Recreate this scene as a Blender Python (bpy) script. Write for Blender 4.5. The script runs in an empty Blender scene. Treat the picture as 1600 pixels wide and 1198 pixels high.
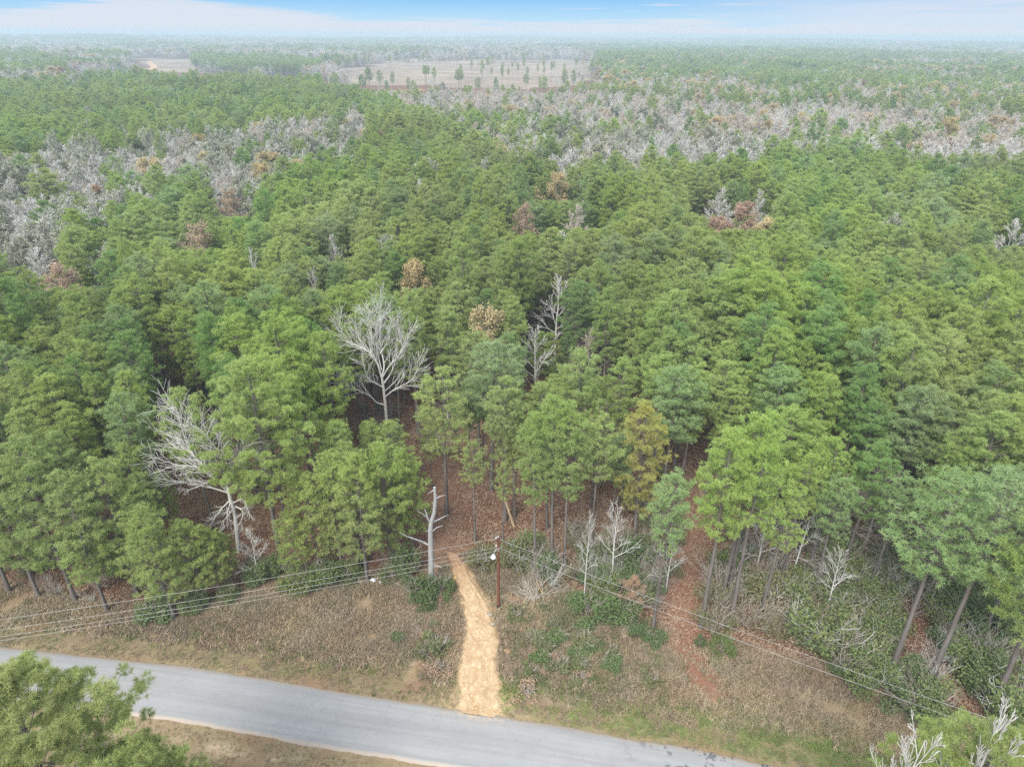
import bpy, math, random
import numpy as np
from mathutils import Vector, Matrix, noise as mnoise
C = bpy.context.scene
COL = C.collection
rng = np.random.default_rng(7)
random.seed(7)

# ------------------------------------------------------------------ camera
F, CW, CH, CAMH = 1080.0, 800.0, 599.0, 52.0           # focal length and centre in photo pixels, camera height
TH, PH = math.atan(546 / F), math.radians(.36)
FW = np.array([0, math.cos(TH), -math.sin(TH)])
_r0, _u0 = np.array([1., 0, 0]), np.array([0, math.sin(TH), math.cos(TH)])
RT = math.cos(PH) * _r0 + math.sin(PH) * _u0
UP = -math.sin(PH) * _r0 + math.cos(PH) * _u0
cd = bpy.data.cameras.new('camera'); cam = bpy.data.objects.new('camera', cd); COL.objects.link(cam)
m = Matrix.Identity(4)
for i in range(3):
    m[i][0], m[i][1], m[i][2] = RT[i], UP[i], -FW[i]
m[2][3] = CAMH
cam.matrix_world = m
cd.sensor_fit = 'HORIZONTAL'; cd.sensor_width = 36; cd.lens = F / 1600 * 36
cd.clip_start = .5; cd.clip_end = 60000
C.camera = cam

# ------------------------------------------------------------------ sky, sun, exposure
SUN_EL, SUN_AZ = 48, 205                                # azimuth clockwise from +Y: behind the camera, a little left
w = bpy.data.worlds.new('World'); C.world = w; w.use_nodes = True
nt = w.node_tree; N = nt.nodes; L = nt.links; N.clear()
out = N.new('ShaderNodeOutputWorld'); bg = N.new('ShaderNodeBackground'); bg.inputs['Strength'].default_value = .1
sky = N.new('ShaderNodeTexSky'); sky.sky_type = 'NISHITA'; sky.sun_disc = False
sky.sun_elevation = math.radians(SUN_EL); sky.sun_rotation = math.radians(SUN_AZ)
tc = N.new('ShaderNodeTexCoord')


def wmath(op, a, b=None, c=None):
    n = N.new('ShaderNodeMath'); n.operation = op
    for i, v in enumerate((a, b, c)):
        if v is None: continue
        if isinstance(v, (int, float)): n.inputs[i].default_value = v
        else: L.new(v, n.inputs[i])
    return n.outputs[0]


def wmix(f, a, b):
    n = N.new('ShaderNodeMix'); n.data_type = 'RGBA'; n.clamp_factor = True
    for s, v in ((n.inputs[0], f), (n.inputs[6], a), (n.inputs[7], b)):
        if isinstance(v, (int, float)): s.default_value = v
        elif isinstance(v, tuple): s.default_value = v + (1,)
        else: L.new(v, s)
    return n.outputs[2]


def wnoise(scale, det, vec, rough=.55):
    n = N.new('ShaderNodeTexNoise'); n.inputs['Scale'].default_value = scale; n.inputs['Detail'].default_value = det
    n.inputs['Roughness'].default_value = rough; L.new(vec, n.inputs['Vector']); return n.outputs['Fac']


def wrange(v, a, b, c=0., d=1.):
    n = N.new('ShaderNodeMapRange'); n.interpolation_type = 'SMOOTHSTEP'
    L.new(v, n.inputs[0])
    for i, x in enumerate((a, b, c, d)): n.inputs[i + 1].default_value = x
    return n.outputs[0]


def wmap(sx, sy, sz, lx=0., ly=0.):
    n = N.new('ShaderNodeMapping'); n.inputs['Scale'].default_value = (sx, sy, sz); n.inputs['Location'].default_value = (lx, ly, 0)
    L.new(tc.outputs['Generated'], n.inputs['Vector']); return n.outputs[0]


sep = N.new('ShaderNodeSeparateXYZ'); L.new(tc.outputs['Generated'], sep.inputs[0])
X_, Y_, Z_ = sep.outputs
big = wnoise(1.0, 3, wmap(2.2, 2.2, 22, .6, .2))        # long flat cloud banks
fine = wnoise(1.0, 5, wmap(7, 7, 170, 2.1, 0), .6)      # thin streaks
# elevation, pushed up and down by the clouds; whiter to the right
el = wmath('ADD', Z_, wmath('MULTIPLY', wmath('SUBTRACT', big, .5), -.10))
el = wmath('ADD', el, wmath('MULTIPLY', wmath('SUBTRACT', fine, .5), -.045))
thr = wmath('ADD', wrange(X_, -.46, -.12, .0345, .0145), wrange(X_, -.62, -.42, -.018, 0.))
el2 = wmath('ADD', wmath('ADD', Z_, wmath('MULTIPLY', wmath('SUBTRACT', fine, .5), -.030)), wmath('MULTIPLY', wmath('SUBTRACT', big, .5), -.012))
bank = wrange(wmath('SUBTRACT', el2, thr), -.006, .004, 1., 0.)
pale = wmath('MULTIPLY', wrange(X_, .12, .5), wrange(fine, .25, .6, .55, .9))
streak = wmath('MULTIPLY', wrange(fine, .56, .70), wrange(big, .38, .58))
cover = wmath('MAXIMUM', wmath('MAXIMUM', bank, pale), streak)
lowblue = wmix(wrange(Z_, .004, .055), (1.9, 2.8, 3.42), (.76, 1.93, 3.35))
low = wmix(wmath('MULTIPLY', cover, .88), lowblue, (2.68, 2.8, 3.12))
cl = wmap(2.2, 2.2, 3.5)
highcloud = wrange(wnoise(1.3, 5, cl), .30, .62, .35, .95)
high = wmix(highcloud, sky.outputs[0], (7.4, 7.7, 8.2))
final = wmix(wrange(Z_, .09, .30), low, high)
L.new(final, bg.inputs['Color']); L.new(bg.outputs[0], out.inputs[0])

sd = bpy.data.lights.new('sun', 'SUN'); sd.energy = 2.2; sd.angle = math.radians(28); sd.color = (1, .95, .86)
so = bpy.data.objects.new('sun', sd); COL.objects.link(so)
a, e = math.radians(SUN_AZ), math.radians(SUN_EL)
dvec = Vector((math.sin(a) * math.cos(e), math.cos(a) * math.cos(e), math.sin(e)))
so.rotation_euler = dvec.to_track_quat('Z', 'Y').to_euler()
vs = C.view_settings
vs.view_transform = 'Standard'; vs.look = 'None'; vs.gamma = 1; vs.use_curve_mapping = False; vs.exposure = 1.5
cy = C.cycles
cy.max_bounces = 6; cy.diffuse_bounces = 3; cy.glossy_bounces = 1; cy.transmission_bounces = 3; cy.volume_bounces = 1; cy.transparent_max_bounces = 4
cy.use_denoising = False; cy.use_adaptive_sampling = False; cy.sample_clamp_indirect = 4
cy.caustics_reflective = False; cy.caustics_refractive = False

# ------------------------------------------------------------------ pixel rays to places on the ground


def ray(px, py):
    return FW + (px - CW) / F * RT - (py - CH) / F * UP


def G(px, py, z=0.):
    r = ray(px, py); t = (z - CAMH) / r[2]
    return np.array([r[0] * t, r[1] * t, z])


def V(px, py, Y):
    r = ray(px, py); t = Y / r[1]
    return np.array([r[0] * t, Y, CAMH + r[2] * t])


def proj(p):
    """world points (n,3) to photo pixels"""
    p = np.asarray(p, float); q = p - np.array([0, 0, CAMH])
    d = q @ FW
    d = np.where(np.abs(d) < 1e-6, 1e-6, d)
    return CW + F * (q @ RT) / d, CH - F * (q @ UP) / d, d


def inpoly(px, py, poly):
    px = np.atleast_1d(np.asarray(px, float)); py = np.atleast_1d(np.asarray(py, float))
    ins = np.zeros(px.shape, bool); n = len(poly)
    for i in range(n):
        x1, y1 = poly[i]; x2, y2 = poly[(i + 1) % n]
        c = ((y1 > py) != (y2 > py)) & (px < (x2 - x1) * (py - y1) / ((y2 - y1) or 1e-9) + x1)
        ins ^= c
    return ins


def polydist(x, y, pts):
    """distance from points to a polyline, and the signed side (left of its direction > 0)"""
    x = np.asarray(x, float); y = np.asarray(y, float)
    best = np.full(x.shape, 1e9); side = np.zeros(x.shape)
    for i in range(len(pts) - 1):
        ax, ay = pts[i][:2]; bx, by = pts[i + 1][:2]
        dx, dy = bx - ax, by - ay; l2 = dx * dx + dy * dy
        t = np.clip(((x - ax) * dx + (y - ay) * dy) / l2, 0, 1)
        d = np.hypot(x - ax - t * dx, y - ay - t * dy)
        s = dx * (y - ay) - dy * (x - ax)
        k = d < best
        best = np.where(k, d, best); side = np.where(k, np.sign(s), side)
    return best, side


def vnoise(x, y, s, seed=0.):
    x = np.asarray(x, float); y = np.asarray(y, float)
    f = x.ravel(); g = y.ravel()
    o = np.empty(f.size)
    for i in range(f.size):
        o[i] = mnoise.noise(Vector((f[i] * s + seed, g[i] * s - seed * .7, seed * 1.3)))
    return o.reshape(x.shape)


def smooth(a, b, v):
    t = np.clip((v - a) / (b - a), 0, 1); return t * t * (3 - 2 * t)


# road centreline, from its two edges seen in the photo
_up = [(-330, 985), (-160, 1000), (20, 1013), (140, 1025), (300, 1043), (420, 1061), (540, 1082), (700, 1106), (800, 1121), (900, 1139), (1000, 1156), (1100, 1173), (1210, 1197)]
ROAD_UP = [G(*p)[:2] for p in _up]
_e = ROAD_UP[-1] - ROAD_UP[-2]; _e = _e / np.linalg.norm(_e)
ROAD_UP = ROAD_UP + [ROAD_UP[-1] + _e * k for k in (8, 20, 45, 90)]
_s = ROAD_UP[0] - ROAD_UP[1]; _s = _s / np.linalg.norm(_s)
ROAD_UP = [ROAD_UP[0] + _s * k for k in (120, 60, 25)] + ROAD_UP
ROAD_W = 5.3


def resample(pts, step):
    pts = np.array(pts, float)
    # Catmull-Rom smoothing then even spacing
    P = np.vstack([2 * pts[0] - pts[1], pts, 2 * pts[-1] - pts[-2]]); o = []
    for i in range(1, len(P) - 2):
        for t in np.linspace(0, 1, 24, endpoint=False):
            p0, p1, p2, p3 = P[i - 1], P[i], P[i + 1], P[i + 2]
            o.append(.5 * (2 * p1 + (p2 - p0) * t + (2 * p0 - 5 * p1 + 4 * p2 - p3) * t * t + (3 * p1 - p0 - 3 * p2 + p3) * t ** 3))
    o.append(pts[-1]); o = np.array(o)
    d = np.concatenate([[0], np.cumsum(np.linalg.norm(np.diff(o, axis=0), axis=1))])
    s = np.linspace(0, d[-1], max(3, int(d[-1] / step)))
    return np.stack([np.interp(s, d, o[:, k]) for k in range(o.shape[1])], 1)


ROADU = resample(ROAD_UP, .5)
_t = np.gradient(ROADU, axis=0); _t /= np.linalg.norm(_t, axis=1)[:, None]
_n = np.stack([_t[:, 1], -_t[:, 0]], 1)                  # towards the camera side
ROADC = ROADU + _n * ROAD_W / 2
ROADC_S = ROADC[::6]
TRACK_PX = [((716, 1114), (778, 1122)), ((713, 1104), (788, 1110)), ((714, 1075), (786, 1082)), ((712, 1040), (782, 1050)), ((722, 1005), (781, 1010)), ((725, 975), (778, 985)), ((722, 950), (770, 960)),
            ((716, 925), (757, 930)), ((708, 900), (742, 905)), ((702, 880), (728, 884)), ((696, 862), (716, 866))]
TRACK_L = resample([G(*p[0])[:2] for p in TRACK_PX], .22)
TRACK_R = resample([G(*p[1])[:2] for p in TRACK_PX], .22)
_k = min(len(TRACK_L), len(TRACK_R))
TRACK_L = np.stack([np.interp(np.linspace(0, 1, _k), np.linspace(0, 1, len(TRACK_L)), TRACK_L[:, c]) for c in (0, 1)], 1)
TRACK_R = np.stack([np.interp(np.linspace(0, 1, _k), np.linspace(0, 1, len(TRACK_R)), TRACK_R[:, c]) for c in (0, 1)], 1)
TRACKC = (TRACK_L + TRACK_R) / 2
# edge of the woods along the verge (ground line)
EDGE_PX = [(-500, 905), (-200, 915), (0, 925), (90, 945), (180, 962), (280, 968), (345, 945), (420, 925), (520, 915), (600, 905), (650, 925), (690, 915), (720, 880), (770, 870), (830, 905), (900, 945), (1010, 985),
           (1040, 1000), (1080, 1030), (1150, 1020), (1260, 1050), (1380, 1090), (1440, 1120), (1560, 1150), (1800, 1230), (2300, 1350)]
EDGE = [G(*p)[:2] for p in EDGE_PX]
LEAFY_TRACK = [G(*p)[:2] for p in ((1100, 1060), (1070, 1010), (1062, 960), (1070, 900), (1082, 850), (1090, 800))]
PATH_IN = [G(*p)[:2] for p in ((705, 880), (695, 850), (690, 820), (688, 780), (690, 740))]


def terrain(x, y):
    x = np.asarray(x, float); y = np.asarray(y, float)
    d = np.hypot(x, y)
    h = smooth(140, 500, d) * (2.2 * np.sin(x * .006 + 1) * np.cos(y * .005) + 1.5 * np.sin(x * .013 + y * .009))
    h += smooth(2600, 5200, d) * (9 + 9 * np.sin(x * .0011 + .6) * np.cos(y * .0009 + .4) + 5 * np.sin(x * .0031 + 2))
    dr, sd = polydist(x, y, ROADC_S)
    ditch = np.exp(-((dr - ROAD_W / 2 - 2.6) / 1.1) ** 2) * -.28
    dt, _ = polydist(x, y, TRACKC[::8])
    ditch *= smooth(1.5, 4.0, dt)
    return h + ditch - .03


def gz(x, y):
    return float(terrain(np.array([x]), np.array([y]))[0])


# ------------------------------------------------------------------ object helpers
def link(o):
    COL.objects.link(o); return o


def mesh_np(name, verts, faces_flat, sizes, mats, mat_idx=None, attrs=None, smooth_shade=False):
    me = bpy.data.meshes.new(name)
    verts = np.asarray(verts, np.float32); faces_flat = np.asarray(faces_flat, np.int32); sizes = np.asarray(sizes, np.int32)
    me.vertices.add(len(verts)); me.vertices.foreach_set('co', verts.ravel())
    me.loops.add(len(faces_flat)); me.loops.foreach_set('vertex_index', faces_flat)
    me.polygons.add(len(sizes))
    st = np.concatenate([[0], np.cumsum(sizes)[:-1]]).astype(np.int32)
    me.polygons.foreach_set('loop_start', st); me.polygons.foreach_set('loop_total', sizes)
    for mm in mats: me.materials.append(mm)
    if mat_idx is not None: me.polygons.foreach_set('material_index', np.asarray(mat_idx, np.int32))
    if smooth_shade: me.polygons.foreach_set('use_smooth', np.ones(len(sizes), bool))
    for k, (dom, v) in (attrs or {}).items():
        at = me.attributes.new(k, 'FLOAT', dom); at.data.foreach_set('value', np.asarray(v, np.float32))
    me.update(calc_edges=True); me.validate()
    return me


class Geo:
    """collects triangles and quads for one mesh"""
    def __init__(s):
        s.v = []; s.f = []; s.s = []; s.m = []; s.a = []; s.n = 0

    def add(s, v, f, size, mat=0, attr=None):
        v = np.asarray(v, float).reshape(-1, 3); f = np.asarray(f, int).reshape(-1, size)
        s.v.append(v); s.f.append((f + s.n).ravel()); s.s.append(np.full(len(f), size)); s.m.append(np.full(len(f), mat))
        s.a.append(np.zeros(len(f)) if attr is None else np.broadcast_to(attr, (len(f),)))
        s.n += len(v)

    def mesh(s, name, mats, smooth_shade=False):
        return mesh_np(name, np.vstack(s.v), np.concatenate(s.f), np.concatenate(s.s), mats, np.concatenate(s.m), {'vary': ('FACE', np.concatenate(s.a))}, smooth_shade)


def tubes(g, p0, p1, r0, r1, k=4, mat=0, attr=0.):
    p0 = np.asarray(p0, float); p1 = np.asarray(p1, float); r0 = np.asarray(r0, float); r1 = np.asarray(r1, float)
    n = len(p0)
    if n == 0: return
    d = p1 - p0; d /= np.maximum(np.linalg.norm(d, axis=1), 1e-9)[:, None]
    ref = np.where(np.abs(d[:, 2:3]) < .9, np.array([[0, 0, 1.]]), np.array([[1., 0, 0]]))
    u = np.cross(d, ref); u /= np.linalg.norm(u, axis=1)[:, None]; w_ = np.cross(d, u)
    ang = np.arange(k) / k * 2 * np.pi
    ring = np.cos(ang)[None, :, None] * u[:, None] + np.sin(ang)[None, :, None] * w_[:, None]
    v = np.concatenate([p0[:, None] + ring * r0[:, None, None], p1[:, None] + ring * r1[:, None, None]], 1)
    i = np.arange(k); j = (i + 1) % k
    q = np.stack([i, j, j + k, i + k], 1)
    f = (q[None] + (np.arange(n) * 2 * k)[:, None, None]).reshape(-1, 4)
    g.add(v.reshape(-1, 3), f, 4, mat, attr)


def chain(g, pts, rad, k=8, mat=0, cap=True):
    """one continuous tapered tube through a list of points"""
    pts = np.asarray(pts, float); n = len(pts)
    rad = np.broadcast_to(np.asarray(rad, float), (n,))
    d = np.gradient(pts, axis=0); d /= np.maximum(np.linalg.norm(d, axis=1), 1e-9)[:, None]
    ref = np.array([0, 1., 0]) if abs(d[:, 1]).max() < .92 else np.array([1., 0, .2])
    u = np.cross(d, ref); u /= np.linalg.norm(u, axis=1)[:, None]; w_ = np.cross(d, u)
    ang = np.arange(k) / k * 2 * np.pi
    v = (pts[:, None] + (np.cos(ang)[None, :, None] * u[:, None] + np.sin(ang)[None, :, None] * w_[:, None]) * rad[:, None, None]).reshape(-1, 3)
    i = np.arange(k); j = (i + 1) % k
    q = np.stack([i, j, j + k, i + k], 1)
    f = (q[None] + (np.arange(n - 1) * k)[:, None, None]).reshape(-1, 4)
    g.add(v, f, 4, mat)
    if cap:
        g.add(np.vstack([v[-k:], pts[-1:] + d[-1:] * rad[-1] * .4]), np.stack([i, j, np.full(k, k)], 1), 3, mat)
        g.add(np.vstack([v[:k], pts[:1]]), np.stack([j, i, np.full(k, k)], 1), 3, mat)


def tag(o, label=None, cat=None, group=None, kind=None):
    if label: o['label'] = label
    if cat: o['category'] = cat
    if group: o['group'] = group
    if kind: o['kind'] = kind
    return o


def obj(name, me, parent=None, loc=(0, 0, 0)):
    o = link(bpy.data.objects.new(name, me)); o.location = loc
    if parent: o.parent = parent
    return o


def empty(name, loc, rz=0., sc=(1, 1, 1), rx=0., ry=0.):
    o = link(bpy.data.objects.new(name, None)); o.location = loc; o.rotation_euler = (rx, ry, rz); o.scale = sc
    o.empty_display_size = .5
    return o


# ------------------------------------------------------------------ materials
def newmat(name):
    mt = bpy.data.materials.new(name); mt.use_nodes = True; mt.node_tree.nodes.clear(); return mt


class M:
    """small node writer"""
    def __init__(s, name):
        s.mt = newmat(name); s.nt = s.mt.node_tree; s.o = s.n('ShaderNodeOutputMaterial')

    def n(s, t): return s.nt.nodes.new(t)

    def put(s, sock, v):
        if isinstance(v, (int, float)): sock.default_value = v
        elif isinstance(v, tuple): sock.default_value = v + (1,) if len(v) == 3 and sock.type == 'RGBA' else v
        else: s.nt.links.new(v, sock)

    def mix(s, f, a, b, mode='MIX'):
        n = s.n('ShaderNodeMix'); n.data_type = 'RGBA'; n.clamp_factor = True; n.blend_type = mode
        s.put(n.inputs[0], f); s.put(n.inputs[6], a); s.put(n.inputs[7], b); return n.outputs[2]

    def math(s, op, a, b=None, c=None):
        n = s.n('ShaderNodeMath'); n.operation = op
        for i, v in enumerate((a, b, c)):
            if v is not None: s.put(n.inputs[i], v)
        return n.outputs[0]

    def noise(s, scale, det=4, rough=.6, vec=None, dist=0.):
        n = s.n('ShaderNodeTexNoise'); s.put(n.inputs['Scale'], scale); s.put(n.inputs['Detail'], det); s.put(n.inputs['Roughness'], rough); s.put(n.inputs['Distortion'], dist)
        s.put(n.inputs['Vector'], vec if vec is not None else s.pos()); return n.outputs['Fac']

    def pos(s):
        return s.n('ShaderNodeNewGeometry').outputs['Position']

    def scaled(s, x, y, z):
        n = s.n('ShaderNodeMapping'); s.put(n.inputs['Vector'], s.pos()); n.inputs['Scale'].default_value = (x, y, z); return n.outputs[0]

    def attr(s, name):
        n = s.n('ShaderNodeAttribute'); n.attribute_name = name; return n.outputs['Fac']

    def rand(s): return s.n('ShaderNodeObjectInfo').outputs['Random']

    def rng(s, v, a, b, c=0., d=1.):
        n = s.n('ShaderNodeMapRange'); n.interpolation_type = 'SMOOTHSTEP'; s.put(n.inputs[0], v)
        for i, x in enumerate((a, b, c, d)): n.inputs[i + 1].default_value = x
        return n.outputs[0]

    def bump(s, h, strength=.5, dist=.1):
        n = s.n('ShaderNodeBump'); n.inputs['Strength'].default_value = strength; n.inputs['Distance'].default_value = dist; s.put(n.inputs['Height'], h); return n.outputs[0]

    def finish(s, col, rough=.9, normal=None, spec=.2, transl=0., tcol=None, metallic=0.):
        p = s.n('ShaderNodeBsdfPrincipled'); s.put(p.inputs['Base Color'], col); s.put(p.inputs['Roughness'], rough); s.put(p.inputs['Specular IOR Level'], spec); p.inputs['Metallic'].default_value = metallic
        if normal is not None: s.put(p.inputs['Normal'], normal)
        sh = p.outputs[0]
        if transl:
            t = s.n('ShaderNodeBsdfTranslucent'); s.put(t.inputs['Color'], tcol if tcol is not None else col)
            mx = s.n('ShaderNodeMixShader'); mx.inputs[0].default_value = transl; s.nt.links.new(sh, mx.inputs[1]); s.nt.links.new(t.outputs[0], mx.inputs[2]); sh = mx.outputs[0]
        s.nt.links.new(sh, s.o.inputs[0]); return s.mt


def leafmat(name, a, b, c, transl=.42, patch=.02):
    """foliage: three colours mixed by leaf, by tree and by broad patches of the wood"""
    q = M(name)
    col = q.mix(q.rng(q.rand(), .1, .9), a, b)
    col = q.mix(q.math('MULTIPLY', q.attr('vary'), .75), col, c)
    pt = q.noise(patch, 2)
    n = q.n('ShaderNodeHueSaturation'); q.put(n.inputs['Color'], col)
    q.put(n.inputs['Value'], q.rng(pt, .3, .7, .86, 1.12)); q.put(n.inputs['Saturation'], q.rng(q.noise(patch * 1.7, 2), .3, .7, .80, .98)); q.put(n.inputs['Hue'], q.rng(q.noise(patch * .8, 1), .3, .7, .49, .512))
    return q.finish(n.outputs[0], .75, transl=transl, spec=.15)


def barkmat(name, a, b, scale=3., streak=.15):
    q = M(name)
    f = q.noise(scale, 5, .65, q.scaled(1, 1, streak))
    col = q.mix(q.rng(f, .3, .7), a, b)
    col = q.mix(q.math('MULTIPLY', q.rand(), .35), col, b)
    return q.finish(col, .95, q.bump(f, .6, .05), .1)


NEEDLE = leafmat('pine_needles', (.240, .345, .072), (.280, .370, .082), (.365, .425, .115))
NEEDLE_DARK = leafmat('dark_pine_needles', (.160, .285, .072), (.190, .305, .080), (.265, .360, .105))
NEEDLE_GREY = leafmat('grey_green_pine_needles', (.215, .325, .115), (.245, .350, .125), (.320, .400, .155))
NEEDLE_YELLOW = leafmat('yellowish_pine_needles', (.330, .320, .060), (.330, .320, .060), (.390, .355, .080))
NEEDLE_LIGHT = leafmat('light_pine_needles', (.270, .365, .088), (.295, .380, .096), (.380, .435, .125))
LEAF_DARK = leafmat('evergreen_leaves', (.070, .118, .036), (.092, .142, .042), (.138, .188, .062), .25)
LEAF_MID = leafmat('vine_leaves', (.090, .150, .035), (.120, .165, .045), (.190, .220, .060), .3)
LEAF_OLIVE = leafmat('olive_leaves', (.140, .150, .055), (.170, .165, .070), (.200, .190, .090), .3)
LEAF_GREYGREEN = leafmat('grey_green_leaves', (.200, .225, .130), (.235, .250, .160), (.270, .280, .190), .3)
LEAF_ORANGE = leafmat('orange_leaves', (.410, .320, .135), (.420, .315, .145), (.440, .350, .170), .3)
LEAF_RUST = leafmat('rusty_leaves', (.310, .180, .110), (.330, .200, .125), (.370, .240, .150), .3)
LEAF_BROWN = leafmat('dry_brown_leaves', (.330, .220, .140), (.350, .240, .160), (.380, .270, .180), .3)
WEED = leafmat('weed_leaves', (.130, .160, .060), (.150, .165, .070), (.210, .210, .100), .3, .2)
DRYGRASS = leafmat('dry_grass_blades', (.285, .207, .130), (.230, .178, .109), (.440, .350, .236), .25, .15)
GREENGRASS = leafmat('green_grass_blades', (.155, .225, .055), (.175, .230, .062), (.240, .265, .095), .3, .15)
BARK_PINE = barkmat('pine_bark', (.080, .066, .060), (.160, .145, .135))
BARK_GREY = barkmat('pale_grey_bark', (.34, .338, .315), (.52, .517, .49))
BARK_WHITE = barkmat('bleached_bark', (.31, .305, .285), (.46, .455, .435))
BARK_TAN = barkmat('tan_twig_bark', (.26, .225, .185), (.36, .32, .275))
BARK_SNAG = barkmat('weathered_grey_wood', (.17, .17, .17), (.33, .33, .335), 2.2, .12)

# ------------------------------------------------------------------ the ground sheet
def axis(fine0, fine1, step, far, grow=1.13):
    a = list(np.arange(fine0, fine1 + 1e-6, step)); s = step; p = fine1
    while p < far: s *= grow; p += s; a.append(p)
    s = step; p = fine0; b = []
    while p > -far: s *= grow; p -= s; b.append(p)
    return np.array(b[::-1] + a)


gx = axis(-66, 60, .5, 13000); gy = axis(26, 80, .5, 13000)
gx = np.unique(np.concatenate([gx, np.arange(-1000, 320, 12.)])); gy = np.unique(np.concatenate([gy, np.arange(760, 1750, 12.)]))
XX, YY = np.meshgrid(gx, gy); xf, yf = XX.ravel(), YY.ravel()
near = (np.abs(xf) < 120) & (yf > 0) & (yf < 160)
zf = terrain(xf, yf)
rough = np.zeros_like(xf); rough[near] = vnoise(xf[near], yf[near], .35, 3.) * .10 + vnoise(xf[near], yf[near], 1.1, 9.) * .05
dr, sside = polydist(xf, yf, ROADC_S)
zf = zf + rough * smooth(ROAD_W / 2, ROAD_W / 2 + 1.5, dr)
_cx, _cy = TRACKC[:, 0], TRACKC[:, 1]
dtr, _ = polydist(xf, yf, TRACKC[::6])
n1 = np.zeros_like(xf); n1[near] = vnoise(xf[near], yf[near], .22, 1.7)
n2 = np.zeros_like(xf); n2[near] = vnoise(xf[near], yf[near], .6, 5.1)
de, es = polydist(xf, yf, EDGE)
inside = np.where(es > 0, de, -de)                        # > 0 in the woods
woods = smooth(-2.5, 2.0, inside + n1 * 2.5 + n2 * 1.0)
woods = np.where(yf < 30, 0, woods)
px_, py_, dd_ = proj(np.stack([xf, yf, zf], 1))
far_road = (sside > 0)                                     # the woods' side of the road
# green verge along the road on the right of the track, faint on the left
ex = dr - ROAD_W / 2
green = np.exp(-((ex - 1.8) / 2.1) ** 2) * np.where(far_road, np.where(xf > -1.2, 1.0, .42), .30) * (1 - woods)
green *= smooth(-.45, .5, n2 + n1 * .6 + .25)
clay = np.exp(-((ex - .1) / .45) ** 2) * .6 * smooth(-.3, .4, n2)
sandy = np.exp(-(dtr / (2.1 + 1.3 * (1 - smooth(41, 47, yf)))) ** 2) * smooth(.1, .55, .55 + n2 * .8) * (1 - smooth(60, 68, yf)) * (far_road)
dl, _ = polydist(xf, yf, LEAFY_TRACK); leafy = np.exp(-(dl / 2.6) ** 2)
di, _ = polydist(xf, yf, PATH_IN); leafy = np.maximum(leafy, np.exp(-(di / 2.2) ** 2))
# pale bare line of trampled soil on both verges
L1 = [G(*p)[:2] for p in ((330, 1000), (420, 1012), (500, 1024), (560, 1030), (640, 1040))]
L2 = [G(*p)[:2] for p in ((275, 1150), (330, 1165), (400, 1178), (470, 1190), (560, 1215))]
L3 = [G(*p)[:2] for p in ((780, 905), (820, 908), (870, 912))]
pl = np.zeros_like(xf)
for LL, wd in ((L1, .5), (L2, .35), (L3, .8)):
    d_, _ = polydist(xf, yf, LL); pl = np.maximum(pl, np.exp(-(d_ / wd) ** 2))
pl *= smooth(-.25, .35, n2)
C1 = [(225, 95), (240, 91), (330, 92), (520, 104), (528, 116), (440, 119), (300, 114), (235, 111)]
C2 = [(520, 122), (535, 112), (600, 96), (700, 93), (930, 96), (938, 125), (870, 138), (700, 136), (540, 134)]
fr_ = (yf > 600) & (yf < 2200) & (np.abs(xf) < 1500); j1 = np.zeros_like(xf); j1[fr_] = vnoise(xf[fr_], yf[fr_], .012, 21.) * 26 + vnoise(xf[fr_], yf[fr_], .04, 25.) * 9
field = (inpoly(px_ + j1, py_ + j1 * .22, C1) | inpoly(px_ + j1, py_ + j1 * .22, C2)) & (dd_ > 0) & (yf > 400)
gi = np.arange(len(xf)).reshape(XX.shape)
quads = np.stack([gi[:-1, :-1], gi[:-1, 1:], gi[1:, 1:], gi[1:, :-1]], -1).reshape(-1, 4)

q = M('ground_soil_and_litter')
nA = q.noise(.5, 5, .65); nB = q.noise(6, 4, .7); nC = q.noise(.09, 3); nD = q.noise(24, 3, .7)
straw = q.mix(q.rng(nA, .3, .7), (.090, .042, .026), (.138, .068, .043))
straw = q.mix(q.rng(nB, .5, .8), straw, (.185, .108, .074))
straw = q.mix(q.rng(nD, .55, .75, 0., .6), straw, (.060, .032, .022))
dry = q.mix(q.rng(nA, .3, .7), (.195, .142, .087), (.270, .208, .133))
dry = q.mix(q.rng(nB, .45, .8), dry, (.165, .125, .070))
dry = q.mix(q.rng(nC, .5, .62, 0., .55), dry, (.245, .135, .085))
dry = q.mix(q.rng(nD, .5, .75, 0., .5), dry, (.320, .258, .178))
grn = q.mix(q.rng(nB, .35, .7), (.125, .170, .050), (.190, .205, .080))
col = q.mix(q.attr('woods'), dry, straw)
col = q.mix(q.attr('leafy'), col, q.mix(q.rng(nB, .35, .7), (.165, .078, .048), (.255, .145, .100)))
col = q.mix(q.math('MULTIPLY', q.attr('green'), q.rng(q.noise(1.6, 4), .3, .6)), col, grn)
col = q.mix(q.math('MULTIPLY', q.attr('clay'), q.rng(nB, .3, .6)), col, (.230, .150, .095))
col = q.mix(q.math('MULTIPLY', q.attr('sandy'), q.rng(q.noise(2.3, 4), .38, .6)), col, (.440, .320, .190))
col = q.mix(q.math('MULTIPLY', q.attr('bare'), q.rng(nB, .3, .6)), col, (.480, .380, .265))
fld = q.mix(q.rng(q.noise(.012, 5, .65), .35, .65), (.150, .115, .085), (.245, .200, .145))
fld = q.mix(q.rng(q.noise(.05, 4, .7, q.scaled(.35, 1, 1)), .5, .66), fld, (.215, .165, .135))
fld = q.mix(q.rng(q.noise(.03, 5, .7, q.scaled(.3, 1.4, 1)), .60, .70), fld, (.34, .30, .24))
col = q.mix(q.attr('field'), col, fld)
MAT_GROUND = q.finish(col, .95, q.bump(q.math('ADD', nB, q.math('MULTIPLY', nD, .4)), .8, .12), .1)
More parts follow.
